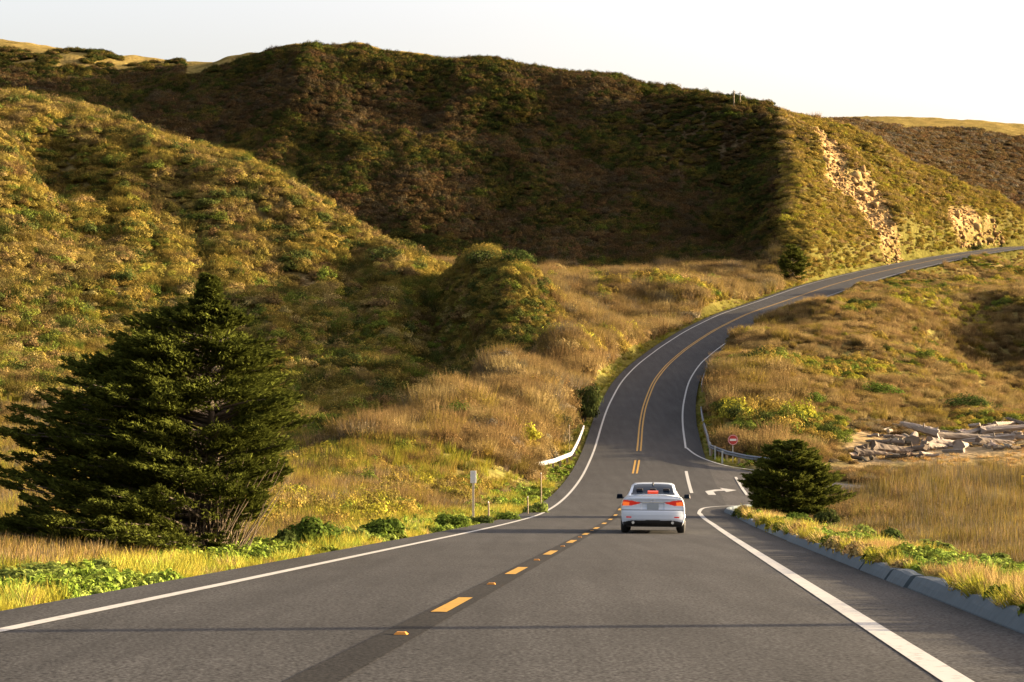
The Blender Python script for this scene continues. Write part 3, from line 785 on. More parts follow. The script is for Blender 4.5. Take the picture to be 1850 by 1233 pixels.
# right reed bed
c = candidates(26000, 1240, 2300, 14, 122, 108, hid=60, power=0)
c = pick_c(c, (c["zone"] == 8) & (c["e"] > 2.6) & (c["sr"] < .02) & (c["d"] < 104)); n = len(c["x"])
tt = pal(c["r"], [GREY, OLIVE2, TAN, BROWN, OLIVE], [3.2, 1.6, 2, 1.6, 2.4], n) * (.40 + .9 * fbm(c['x'] / 2.2, c['d'] / 3, 3))[:, None]
hh = np.interp(c["e"], [2.6, 5, 9], [.4, .8, 1.25]) * np.interp(c['d'], [30, 60, 90], [1, 1.15, 1.5]) * c["r"].uniform(.65, 1.15, n)
w_ = np.interp(c["d"], [14, 60, 120], [.35, .6, .9])
emit("reed_bed", c, w_, hh / w_, tt, c["r"].integers(0, 2, n), S_reed)
# thickets and leafy patches standing in both meadows
c = candidates(9000, -500, 1010, 48, 160, 117, hid=60)
patch = fbm(c["x"] / 7 + 61, c["d"] / 10, 3)
c["patch"] = patch
c = pick_c(c, (c["zone"] == 7) & (c["e"] > 4) & (c["patch"] > .47)); n = len(c["x"])
gm = c["patch"] > .57
tt = np.where(gm[:, None], pal(c["r"], [OLIVE2, YGREEN, GREEN, OLIVE], [3, 1.5, 1, 2], n), pal(c["r"], [TAN, BROWN, OLIVE2], [2, 1.5, 1.5], n))
emit("meadow_thicket", c, c["r"].uniform(.4, .95, n), c["r"].uniform(.8, 1.3, n), tt, np.where(gm, c["r"].integers(0, 3, n), c["r"].integers(3, 6, n)), S_leafy + S_twig)
c = candidates(9000, 1360, 2300, 40, 146, 118, hid=80)
c["patch"] = fbm(c["x"] / 5 + 81, c["d"] / 7, 3)
c = pick_c(c, (((c["zone"] == 8) & (c["d"] > 104) & (c["d"] < 117) & (c["u"] > 1380)) | ((c["zone"] == 8) & (c["patch"] > .52) & (c['d'] > 62)) | ((c["zone"] == 9) & (c["patch"] > .58) & (c["d"] > 138))) & (c["sr"] < .02) & (c["e"] > 4)); n = len(c["x"])
tt = pal(c["r"], [BROWN, TAN, GREY, OLIVE], [2.4, 2, 1.6, 1.4], n)
emit("beach_edge_scrub", c, np.where(c['d'] < 100, c['r'].uniform(.7, 1.15, n), c['r'].uniform(.35, .62, n)), c["r"].uniform(.7, 1.25, n), tt, np.where(c["r"].random(n) < .3, 0, c["r"].integers(3, 6, n)), S_leafy + S_twig)
c = candidates(5000, 1500, 2300, 112, 150, 119, hid=60)
c = pick_c(c, (c["zone"] == 9) & (fbm(c["x"] / 2 + 5, c["d"] / 3, 2) > .5)); n = len(c["x"])
emit("beach_grass", c, c["r"].uniform(.2, .4, n), c["r"].uniform(.5, .9, n), pal(c["r"], [(.28, .17, .06), STRAW, OLIVE2], [3, 1.5, .7], n), c["r"].integers(0, 2, n), S_grass)
# rubble and tussocks on the bare scars
def rock(seed):
    r = np.random.default_rng(seed); v = rvec(60, r)
    import bmesh
    bm = bmesh.new(); bmesh.ops.create_icosphere(bm, subdivisions=2, radius=1.0)
    ax = rvec(9, r)
    for w in bm.verts:
        q = np.array(w.co); m = np.max(ax @ q); w.co = w.co * (.72 / max(m, .45)) * float(r.uniform(.94, 1.06))
    V = np.array([w.co[:] for w in bm.verts]); Fq = np.array([[x.index for x in f.verts] for f in bm.faces]); bm.free()
    return V * np.array([1, .8, .7]), Fq
def rock_mat():
    m, n, l = new_mat("sandstone")
    a = n.new("ShaderNodeAttribute"); a.attribute_type = 'INSTANCER'; a.attribute_name = "tint"
    d = n.new("ShaderNodeBsdfDiffuse"); l.new(a.outputs["Color"], d.inputs[0]); out(n, l, d.outputs[0]); return m
M_rock = rock_mat()
S_rock = [source("rock_chunk", rock(s_), M_rock) for s_ in (71, 72, 73)]
c = candidates(160000, -200, 1900, 210, 430, 120)
c = pick_c(c, (c["bare"] > .40) & (c["e"] > 1)); n = len(c["x"])
emit("scar_rubble", c, c["r"].gamma(2.0, .16, n) + .1, c["r"].uniform(.5, 1.2, n), pal(c["r"], [(.25, .165, .072), (.20, .13, .055), (.13, .085, .04)], [3, 2, 1.5], n), c["r"].integers(0, 3, n), S_rock, sink=.3)
c = candidates(8000, -260, 330, 470, 520, 121, hid=40)
c = pick_c(c, fbm(c["x"] / 5, c["d"] / 9, 3) > .52); n = len(c["x"])
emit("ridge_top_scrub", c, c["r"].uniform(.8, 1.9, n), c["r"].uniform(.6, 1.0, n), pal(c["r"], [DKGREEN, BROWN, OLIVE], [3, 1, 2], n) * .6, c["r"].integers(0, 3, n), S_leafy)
# verges
c = candidates(120000, -700, 2500, 9, 420, 109, hid=12, power=0)
c = pick_c(c, (c["e"] > .12 + .10 * (c["s"] > 0) * (c["d"] < 80)) & (c["e"] < np.where(c["s"] < 0, 3.4, 3.6)) & (c["sr"] < .02) & (c["r"].random(len(c["x"])) < np.clip(c["d"] / 26, .3, 1))); n = len(c["x"])
patch = fbm(c["x"] / 1.6 + 3, c["d"] / 4, 3)
tt = pal(c["r"], [YGREEN, (.26, .22, .04), (.16, .19, .03), STRAW], [3, 3, 2, .7], n)
gm = (patch > np.where(c['s'] > 0, .45, .48)) & (c["d"] < 130); tt[gm] = pal(c["r"], [GREEN, (.12, .17, .025), (.16, .20, .04)], [1, 1.4, 1], int(gm.sum()))
br = (patch < .40) & (c['s'] > 0) & (c['d'] < 90); tt[br] = pal(c['r'], [STRAW, (.22, .13, .05), (.28, .22, .07)], [1, 1, 1.4], int(br.sum()))
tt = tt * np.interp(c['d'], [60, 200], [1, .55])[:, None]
sz = c["r"].uniform(.10, .24, n) * np.interp(c["d"], [10, 40, 150, 400], [.8, 1.3, 2.2, 3.2]); sz *= np.where(c["s"] > 0, .8, 1) * np.interp(c["e"], [.1, .6], [.6, 1])
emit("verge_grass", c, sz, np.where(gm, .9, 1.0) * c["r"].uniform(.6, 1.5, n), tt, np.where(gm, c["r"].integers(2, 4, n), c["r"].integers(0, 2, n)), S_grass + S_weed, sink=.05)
rg = np.random.default_rng(140); n = 520; dd = np.exp(rg.uniform(np.log(9), np.log(76), n)); off = rg.uniform(.16, .36, n)
P = at_road(dd, rp(dd) + off, .13)
fr = fbm(dd / 2.2, dd * 0 + 3, 3); kp = fr > .44; P = P[kp]; n = len(P); sc_ = rg.uniform(.10, .22, n) * np.interp(P[:, 1], [9, 70], [.8, 1.6])
cc_ = dict(r=rg)
scatter("kerb_edge_grass", P, np.stack([rg.uniform(-.2, .2, n), rg.uniform(-.6, -.05, n), rg.uniform(-.4, .4, n)], -1), np.stack([sc_, sc_, sc_ * rg.uniform(.7, 1.7, n)], -1), pal(rg, [YGREEN, (.24, .18, .06), STRAW, GREEN], [3, 2, 1.5, 1], n), rg.integers(0, 3, n), S_grass + S_weed[:1])
print("scatter ok")
#PART3
# ------------------------------------------------------------------ trees and shrubs that stand alone
M_cyp = leaf_mat("cypress_needles", (.048, .056, .010), .22, .5)
M_con = leaf_mat("conifer_needles", (.062, .070, .013), .28, .5)
M_bark = plain("bark", (.045, .032, .02), .95, noise=.4, nscale=20, bump=.5)
M_bark2 = plain("bare_branch_bark", (.10, .072, .042), .95, noise=.4, nscale=20, bump=.4)

def conifer(name, loc, H, prof_l, prof_r, depth, nbr, seed, mat, label, group=None, spray=.42, leaf=.085, per=26, lean=0.0, gap=.12, cat="tree", sprays=13, opening=False):
    r = np.random.default_rng(seed)
    root = tag(empty(name, loc), label, cat, group)
    PL = np.array(prof_l); PR = np.array(prof_r)
    tk = MB()
    tk.tube([(0, 0, -.3), (.02 * H, 0, H * .3), (lean * .5, 0, H * .6), (lean, 0, H * .98)], [H * .026, H * .02, H * .011, H * .002], 8)
    bm_ = MB(); LV = []
    for i in range(nbr):
        ph = r.uniform(0, 2 * np.pi) if (i % 4 or not opening) else r.uniform(np.pi * .72, np.pi * 1.4)
        lev = H / 24.0
        h = min(.99 * H, (int(r.integers(0, 24)) + .5 + .9 * math.sin(ph * 2 + 1) * math.sin(ph * 3.1) + r.normal() * .16) * lev); h = max(h, .06)
        if opening and i % 6 == 1: ph = r.uniform(np.pi * .8, np.pi * 1.5); h = r.uniform(.12, .75)
        cx, cy = math.cos(ph), math.sin(ph)
        side = np.interp(h, PR[:, 0], PR[:, 1]) if cx > 0 else np.interp(h, PL[:, 0], PL[:, 1])
        dep = depth * (1.4 if (opening and cx < .1 and cy < 0 and h < 1.6) else 1.0) * min(1.0, (np.interp(h, PR[:, 0], PR[:, 1]) + np.interp(h, PL[:, 0], PL[:, 1])) / (PR[:, 1].max() + PL[:, 1].max()) * 1.15)
        R = side * dep / math.sqrt((dep * cx) ** 2 + (side * cy) ** 2 + 1e-9)
        R *= r.uniform(.70, 1.12) * (.88 + .2 * math.sin(ph * 3 + h * 2.1 + seed) * math.sin(h * 4.3 + ph))
        rise = R * r.uniform(.12, .34)
        hb = max(.03 * H, h - rise)
        p0 = np.array([lean * h / H, 0, hb]); p1 = np.array([cx * R * .5 + lean * h / H, cy * R * .5, hb + (h - hb) * .62]); p2 = np.array([cx * R + lean * h / H, cy * R, h + R * r.uniform(-.03, .03)])
        bm_.tube([p0, p1, p2], [.006 * H * (.4 + R / 4), .004 * H, .0012 * H], 5, cap=False)
        ns = max(3, int(sprays * (.35 + .65 * R / (PL[:, 1].max()))))
        for q in range(ns):
            t = r.uniform(.22, 1.02) ** .7 if R > .5 else r.uniform(0, 1)
            c = (1 - t) ** 2 * p0 + 2 * t * (1 - t) * p1 + t * t * p2
            w = spray * (1.15 - .45 * t) * min(1.0, .22 + .55 * side)
            c = c + np.array([-cy, cx, 0]) * r.normal() * w * .55 + np.array([0, 0, r.normal() * w * .12])
            if r.random() < gap: continue
            if opening and ((c[2] < 1.25 and c[0] > -.35 and c[1] < .9) or (c[2] < .55 and c[0] > -1.7 and c[1] < .9)) and r.random() < .66: continue
            m = per
            # flat fan pointing outward and a little upward
            d0 = np.array([cx, cy, .25 + .3 * r.random()]); d0 /= np.linalg.norm(d0)
            al = r.uniform(-.2, 1.0, m) * w; la = r.normal(size=m) * w * .36 * (1.15 - np.clip(al / w, 0, 1) * .7)
            P = c + d0 * al[:, None] + np.array([-cy, cx, 0]) * la[:, None] + np.array([0, 0, 1.0]) * (r.normal(size=m) * w * .07 - np.abs(la) * .12)[:, None]
            A = d0 + np.array([-cy, cx, 0]) * (la / w * 1.4)[:, None] + r.normal(size=(m, 3)) * .38
            B = rvec(m, r)
            LV.append(quads_from(P, A, B, leaf * r.uniform(.6, 1.3, m), leaf * .24 * r.uniform(.7, 1.3, m))[0])
    V = np.concatenate(LV)
    obj("crown", V, np.arange(len(V)).reshape(-1, 4), mat, root)
    tk.build("trunk", M_bark, root, True); bm_.build("branches", M_bark, root, True)
    return root
cyL = [(0, 3.0), (.3, 3.7), (.55, 4.1), (1.85, 3.95), (2.15, 3.5), (2.75, 3.2), (3.25, 2.75), (3.75, 2.35), (4.1, 2.1), (4.3, 1.55), (4.5, .8), (4.7, .25), (5.15, .03)]
cyR = [(0, .25), (.5, .5), (1.15, 1.2), (1.85, 1.5), (2.45, 1.5), (3.05, 1.75), (3.75, 1.3), (4.25, .85), (4.5, .5), (4.7, .2), (5.15, .03)]
cl = gpt(378, 30.0); cl.z -= .05
big = conifer("cypress_tree", cl, 5.2, cyL, cyR, 2.3, 640, 5, M_cyp, "large dark spreading cypress with a thin spire beside the left edge of the road", spray=.38, leaf=.062, per=56, sprays=19, gap=.05, opening=True)
# bare stems fanning out at its foot on the right
st = MB(); rr = random.Random(3)
for i in range(70):
    a = rr.uniform(-.35, 1.25); L_ = rr.uniform(.9, 2.3); y = rr.uniform(-.9, .3)
    x0 = rr.uniform(-.3, .45); tip = Vector((x0 + math.sin(a * .62) * L_ * .9, y - .15 + rr.uniform(-.3, .3), math.cos(a * .62) * L_))
    mid = Vector((x0, y, 0)).lerp(tip, .5) + Vector((rr.uniform(-.08, .14), 0, -.05))
    st.tube([(x0, y, -.15), mid, tip], [rr.uniform(.012, .026), .010, .004], 5, cap=False)
for i in range(9):
    L_ = rr.uniform(.7, 1.5); y = rr.uniform(-1.6, -.6); z = rr.uniform(.15, .6)
    st.tube([(0, y * .3, .1), (-L_ * .5, y * .8, z * .9), (-L_, y, z * .8 + rr.uniform(-.1, .3))], [.035, .022, .008], 5, cap=False)
st.build("bare_stems", M_bark2, big, True)
# smaller conifers
cl = gpt(1428, 73.0)
conifer("conifer_shrub", cl, 3.5, [(0, 1.2), (.5, 1.8), (1.2, 2.05), (2.0, 1.95), (2.7, 1.6), (3.2, 1.1), (3.5, .5)], [(0, 1.3), (.5, 2.0), (1.1, 2.35), (1.7, 2.3), (2.3, 1.9), (2.9, 1.3), (3.5, .4)], 2.0, 280, 9, M_con,
        "bushy dark green conifer on the kerbed corner where the side road leaves", cat="shrub", spray=.42, leaf=.12, per=22, sprays=12, gap=.1)
cl = gpt(1432, 303.0)
conifer("roadside_pine", cl, 6.4, [(0, 1.8), (2, 3.2), (4, 2.8), (5.5, 1.6), (6.4, .3)], [(0, 1.8), (2, 3.0), (4, 2.4), (5.5, 1.3), (6.4, .3)], 2.6, 90, 14, M_con,
        "dark green tree at the foot of the sunlit ridge next to the climbing road", spray=.9, leaf=.34, per=16, sprays=8)

M_weedleaf = leaf_mat("green_weed_leaves", (.062, .092, .016), .35, .4)
M_weedleaf2 = leaf_mat("dull_green_leaves", (.045, .062, .016), .3, .4)
M_pale = leaf_mat("pale_green_leaves", (.12, .15, .034), .35, .35)
M_scrubdark = leaf_mat("dark_scrub_leaves", (.04, .05, .015), .25, .4)
def shrub(u, d, R, H, label, seed, mat=None, n=1500, leaf=.055, name="leafy_shrub", group=None, stems=True, cat="shrub", e=None):
    p = gpt(u, d); root = tag(empty(name, p), label, cat, group)
    v, f = leafy_bush(n, leaf / R, seed, 16, .8)
    v = v * np.array([R, R * .85, H])
    obj("foliage", v, f, mat or M_weedleaf, root)
    if stems:
        s_ = MB(); r_ = random.Random(seed)
        for i in range(7):
            a = r_.uniform(0, 6.28); s_.tube([(0, 0, -.1), (math.cos(a) * R * .3, math.sin(a) * R * .3, H * .4), (math.cos(a) * R * .6, math.sin(a) * R * .55, H * .72)], [.02 * H + .006, .012 * H + .004, .004], 5, cap=False)
        s_.build("stems", M_bark, root, True)
    return root
shrub(1055, 146.5, 1.8, 3.4, "round dark bush beside the left edge line where the road begins to climb", 60, M_scrubdark, n=3600, leaf=.10, name="round_shrub")
G1 = "leafy shrubs along the left road edge"
shrub(567, 34.0, .62, .62, "bright green bushy shrub nearest the right side of the cypress, left road edge", 61, n=2600, group=G1)
shrub(515, 33.0, .34, .40, "small broad leaved weed clump under the bare stems of the cypress", 62, M_weedleaf2, n=700, leaf=.07, group=G1)
shrub(632, 37.5, .50, .40, "low pale flowering clump between the two biggest green roadside shrubs", 63, M_pale, n=1100, group=G1)
shrub(690, 40.5, .62, .55, "wide deep green shrub left of the white marker post, second in the roadside row", 64, n=2200, group=G1)
shrub(742, 45.0, .40, .25, "yellowish ground hugging clump just before the white marker post", 65, M_pale, n=700, group=G1)
shrub(815, 53.0, .75, .5, "low green shrub at the foot of the white marker post", 66, n=1800, group=G1)
shrub(868, 59.5, .70, .48, "rounded dark green shrub just past the white marker post", 67, M_weedleaf2, n=1500, group=G1)
shrub(915, 66.0, .85, .55, "light green shrub on the bend of the left edge line", 68, n=1500, group=G1)
shrub(968, 78.0, .8, .8, "yellow green shrub standing between the thin stakes and the left guardrail", 69, M_pale, n=1200, leaf=.08, group=G1)
shrub(85, 20.6, .42, .30, "pale leafy weeds in the lower left corner next to the road", 70, M_pale, n=1500, leaf=.04, group=G1)
shrub(175, 22.2, .40, .26, "pale leafy weeds below the left branches of the cypress", 71, M_pale, n=1400, leaf=.04, group=G1)
shrub(20, 19.6, .40, .26, "pale leafy weeds cut by the left border of the view", 72, M_pale, n=1400, leaf=.04, group=G1)
shrub(335, 27.6, .22, .28, "tiny green weed in the yellow grass under the cypress", 73, n=500, leaf=.04, group=G1)
shrub(15, 27.5, .45, .62, "yellow green tuft of a shrub left of the cypress at the border of the view", 74, M_pale, n=1500, group=G1)
G2 = "shrubs on the kerbed right verge"
shrub(1492, 57.0, .62, .75, "dark rounded shrub behind the kerb to the right of the corner conifer", 81, M_scrubdark, n=1500, group=G2)
shrub(1612, 37.0, .50, .48, "greyish low shrub among bright grass above the kerb", 82, M_weedleaf2, n=1500, group=G2)
shrub(1345, 73.0, .7, .45, "dark low clump on the kerb nose left of the corner conifer", 83, M_scrubdark, n=1200, group=G2)
shrub(1440, 55.0, .6, .45, "bright green clump below the corner conifer beside the kerb", 84, n=1300, group=G2)
shrub(1545, 42.0, .55, .38, "lime green leafy clump halfway along the kerb", 85, M_pale, n=1300, group=G2)
shrub(1690, 30.0, .45, .34, "light green clump in the verge grass where the kerb is whole", 86, M_pale, n=1300, group=G2)
shrub(1790, 24.5, .34, .28, "yellow green clump in the verge near the right border of the view", 87, M_pale, n=1100, group=G2)
G3 = "large scrub bushes in the valley"
for u, d, R, H, lab, sd, mt in ((868, 208, 3.0, 3.0, "dark leafy bush on the knoll at the head of the shaded gully", 91, M_scrubdark), (935, 206, 2.6, 2.6, "olive bush right of the dark one on the knoll above the gully", 92, M_weedleaf2),
                                (690, 229, 3.2, 3.0, "dark bush on the shoulder at the end of the left hill", 93, M_scrubdark), (1010, 132, 1.2, 1.8, "small dark bush behind the bend of the white guardrail", 94, M_scrubdark),
                                (730, 121, 2.2, 1.5, "olive green bush spreading over the dry thicket on the terrace", 95, M_weedleaf2), (820, 118, 1.8, 1.4, "green bush in the middle of the brown terrace thicket", 96, M_weedleaf),
                                (1590, 160, 2.6, 1.5, "low green bush on the slope above the driftwood", 97, M_weedleaf), (1745, 156, 3.0, 1.6, "broad green bush above the right end of the driftwood", 98, M_weedleaf2), (1462, 148, 1.8, 1.3, "green bush above the round red sign on the right slope", 99, M_weedleaf),
                                (1762, 405, 2.8, 2.0, "dark bush at the foot of the pale scar above the road", 100, M_scrubdark), (930, 300, 1.6, 1.5, "small straw coloured bush at the far edge of the terrace", 102, M_pale)):
    shrub(u, d, R, H, lab, sd, mt, n=1300, leaf=.05 * max(R, 1.2), name="scrub_bush", group=G3)

# ------------------------------------------------------------------ posts, rails, signs
M_steel = plain("galvanised_steel", (.3, .31, .31), .45, .3, noise=.15, nscale=3)
M_whitepaint = plain("white_enamel", (.5, .49, .47), .5, noise=.08, nscale=6)
M_wood = plain("weathered_wood", (.20, .15, .10), .9, noise=.3, nscale=14, bump=.4)
M_red = plain("red_sign_face", (.30, .016, .014), .45)
M_bluish = plain("shade_blue_steel", (.10, .12, .15), .55, .2, noise=.2, nscale=3)  # rail steel with the dark blue of its shaded side in the colour
def rail(name, pts, h, label, mat, face, post=2.0):
    """W-beam on posts along pts (x, y, ground z); face +1: beam on the left side of the line"""
    P = np.array(pts, float); t = np.r_[0, np.cumsum(np.hypot(np.diff(P[:, 0]), np.diff(P[:, 1])))]
    root = tag(empty(name, P[0]), label, "guardrail")
    q = np.arange(0, t[-1], .5); Q = np.stack([np.interp(q, t, P[:, k]) for k in range(3)], -1); T = np.gradient(Q, axis=0); T /= np.linalg.norm(T[:, :2], axis=1)[:, None]
    N = np.stack([-T[:, 1], T[:, 0]], -1) * face
    prof = [(.0, -.155), (.06, -.12), (.08, -.08), (.02, -.02), (.02, .02), (.08, .08), (.06, .12), (.0, .155)]
    prof = prof + [(a - .012, b) for a, b in reversed(prof)]
    m = len(prof)
    vs = [(Q[i, 0] + N[i, 0] * (a + .05) - P[0, 0], Q[i, 1] + N[i, 1] * (a + .05) - P[0, 1], Q[i, 2] + h + b - P[0, 2]) for i in range(len(Q)) for a, b in prof]
    fs = [(i * m + k, i * m + (k + 1) % m, (i + 1) * m + (k + 1) % m, (i + 1) * m + k) for i in range(len(Q) - 1) for k in range(m)]
    fs += [tuple(range(m)), tuple((len(Q) - 1) * m + k for k in range(m))[::-1]]
    obj("beam", vs, fs, mat, root)
    for s_ in np.arange(.3, t[-1], post):
        c = [np.interp(s_, t, P[:, k]) - P[0, k] for k in range(3)]
        b = MB(); b.box((c[0], c[1], c[2] + (h + .2) / 2 - .25), (.15, .17, h + .5)); b.build("post", M_wood, root)
    return root
ds = np.linspace(119, 138, 8); L1 = at_road(ds, np.full(ds.shape, -4.75))
flare = np.array([at_road(np.array([110.0]), np.array([-6.9]))[0], at_road(np.array([114.0]), np.array([-5.7]))[0]])
rail("guardrail", np.concatenate([flare, L1]), .62, "bright white steel guardrail with a flared end on the left bend", plain("white_rail_steel", (.24, .24, .235), .5, noise=.2, nscale=2), -1)
ds = np.linspace(131, 151, 7)
Rr = at_road(ds, rp(ds) + .55)[::-1]; cor = np.array([(14.9, 124.5), (15.6, 120), (16.6, 117.3), (18.2, 115.2), (19.6, 114.2)])
cz = sr_z(cor[:, 0], cor[:, 1]) + .0
rail("guardrail", np.concatenate([Rr, np.c_[cor, cz]]), .62, "grey guardrail curving round the shaded corner below the red sign", M_bluish, -1)
ds = np.linspace(166, 200, 8)
rail("guardrail", at_road(ds, rp(ds) + .5), .58, "grey guardrail along the right edge higher up the climbing road", M_bluish, 1)

def marker(u, d, h, plate, label, name="marker_post", w=.09, cat="post", mat=None, pmat=None):
    p = gpt(u, d); root = tag(empty(name, p), label, cat)
    b = MB(); b.box((0, 0, h / 2 - .15), (w, w * .8, h + .3)); b.build("post", mat or M_wood, root)
    if plate:
        pw, ph = plate; b = MB(); b.box((0, -w * .4 - .012, h - ph / 2 + .04), (pw, .015, ph))
        o = b.build("plate", pmat or M_whitepaint, root)
        bv = o.modifiers.new("b", 'BEVEL'); bv.width = .006
        for zz in (h - .06, h - ph + .14):
            s_ = MB(); s_.box((0, -w * .4 - .022, zz), (.02, .006, .02)); s_.build("bolt", M_steel, root)
    return root
marker(855, 62.0, 1.92, (.22, .46), "white rectangular marker plate on a wooden post at the left road edge", "marker_sign", .085, "sign", plain("pale_post", (.42, .34, .24), .9, noise=.3, nscale=10))
G4 = "thin stakes near the left guardrail"
for u, d, h, lab in ((882, 64.5, .75, "short dark stake just right of the white marker sign"), (953, 76, 1.05, "dark weathered stake left of the tallest thin stake"), (977, 84, 2.0, "tallest thin pale stake in front of the left guardrail"), (1028, 128, 1.9, "grey stake behind the bend of the left guardrail")):
    p = gpt(u, d); root = tag(empty("stake", p), lab, "stake", G4)
    b = MB(); b.tube([(0, 0, -.2), (.02, 0, h * .5), (.01, 0, h)], [.035, .032, .028], 7); b.build("shaft", M_wood, root)
    b = MB(); b.tube([(.01, 0, h), (.01, 0, h + .05)], [.03, .008], 7); b.build("tip", M_steel, root)
G5 = "flexible delineators at the side road corner"
M_delin = plain("delineator_plastic", (.3, .31, .29), .5)
for u, d, h, lab in ((1283, 124.5, 1.0, "left one of the pale delineator posts behind the corner guardrail"), (1292, 122, 1.0, "middle pale delineator post behind the corner guardrail"), (1305, 119.5, .9, "right one of the pale delineator posts, nearest the red sign"), (1305, 181, 1.1, "lone pale delineator post on the right edge of the climbing road")):
    p = gpt(u, d)
    if d > 150: p = Vector(at_road(np.array([181.0]), np.array([5.0]))[0])
    root = tag(empty("delineator", p), lab, "delineator", G5)
    b = MB(); b.box((0, 0, h / 2 - .1), (.12, .04, h + .2)); b.build("post", M_delin, root)
    b = MB(); b.box((0, -.026, h - .12), (.09, .012, .16)); b.build("reflector", M_steel, root)
# no-entry sign
p = Vector((15.95, 119.0, 0)); p.x = (1324 - U0) / F * 119.5; p.y = 119.5
p.z = float(ground_z(p.x, p.y)[0])
ns = tag(empty("no_entry_sign", p, math.radians(6)), "round red sign with a white bar on a thin white post at the side road", "sign")
htop = (V0 - 795) * 119.5 / F - p.z
b = MB(); b.box((0, 0, htop / 2), (.06, .05, htop + .2)); b.build("post", plain("sign_post", (.3, .3, .285), .5), ns)
b = MB(); b.tube([(0, -.03, htop), (0, -.045, htop)], [.38, .38], 32); b.build("disc", M_red, ns)
b = MB(); b.tube([(0, -.0455, htop), (0, -.048, htop)], [.35, .35], 32); bd = b.build("border", M_whitepaint, ns)
b = MB(); b.tube([(0, -.0485, htop), (0, -.051, htop)], [.325, .325], 32); b.build("red_field", M_red, ns)
b = MB(); b.box((0, -.054, htop), (.48, .005, .15)); b.build("white_bar", M_whitepaint, ns)
# yellow board cut by the right border
p = gpt(1853, 86.0); yb = tag(empty("yellow_sign", p), "small yellow framed board among the reeds at the right border", "sign")
b = MB()
for q in ((-.19, 0), (.19, 0)): b.box((q[0], 0, 1.45), (.07, .04, .46))
b.box((0, 0, 1.645), (.31, .04, .07)); b.box((0, 0, 1.255), (.31, .04, .07)); b.build("frame", plain("yellow_board", (.75, .45, .02), .5), yb)
b = MB(); b.box((0, .005, 1.45), (.31, .02, .32)); b.build("panel", plain("board_panel", (.25, .2, .12), .8, noise=.3), yb)
b = MB(); b.box((0, .045, .8), (.07, .05, 1.7)); b.build("post", M_wood, yb)
# utility poles: two on the hill crest, two beside the road outside the view
def pole(x, y, h, label, arm=1.2, group="utility poles"):
    z = float(ground_z(x, y)[0]); root = tag(empty("utility_pole", (x, y, z)), label, "pole", group)
    b = MB(); b.tube([(0, 0, -.5), (0, 0, h)], [.16, .11], 10); b.build("shaft", M_wood, root)
    b = MB(); b.box((0, -.13, h - .5), (arm * 2, .1, .12)); b.build("crossarm", M_wood, root)
    for q in (-.9, -.35, .35, .9):
        b = MB(); b.tube([(q * arm, -.13, h - .44), (q * arm, -.13, h - .3)], [.05, .03], 8); b.build("insulator", M_steel, root)
def crest_h(u, d, v): return (V0 - v) * d / F - gpt(u, d).z
pole((1326 - U0) / F * 402, 402, crest_h(1326, 402, 163), "left one of two tiny poles on the hill crest against the sky", .5)
pole((1337 - U0) / F * 404, 404, crest_h(1337, 404, 166), "right one of two tiny poles on the hill crest against the sky", .5)
pole(29.5, 85.5, 8.5, "utility pole in the reeds right of the view beside the side road")
pole(62.0, 160.0, 9.0, "utility pole on the beach slope right of the view")
pole(12.5, 16.2, 7.5, "utility pole on the right verge close to the viewer, outside the view")

# raised reflectors between the yellow dashes
M_amber = plain("amber_reflector", (.36, .15, .015), .3)
for i, dd in enumerate((12.95, 20.1, 27.4, 34.6, 41.9, 49.1)):
    p = at_road(np.array([dd]), np.array([.02 if i == 0 else -.01]), .008)[0]
    where = ["nearest the viewer, before the first yellow dash", "between the first and second yellow dash", "between the second and third yellow dash", "between the third and fourth yellow dash", "between the fourth and fifth yellow dash", "beyond the fifth yellow dash, left of the white car"][i]
    b = MB(); b.box((0, 0, .008), (.105, .10, .02), taper=.62)
    o = b.build("road_reflector", M_amber, None, False, p); o.rotation_euler = (math.atan(-.092), 0, -.09)
    tag(o, "amber raised road reflector " + where, "reflector", "raised reflectors on the centre line")

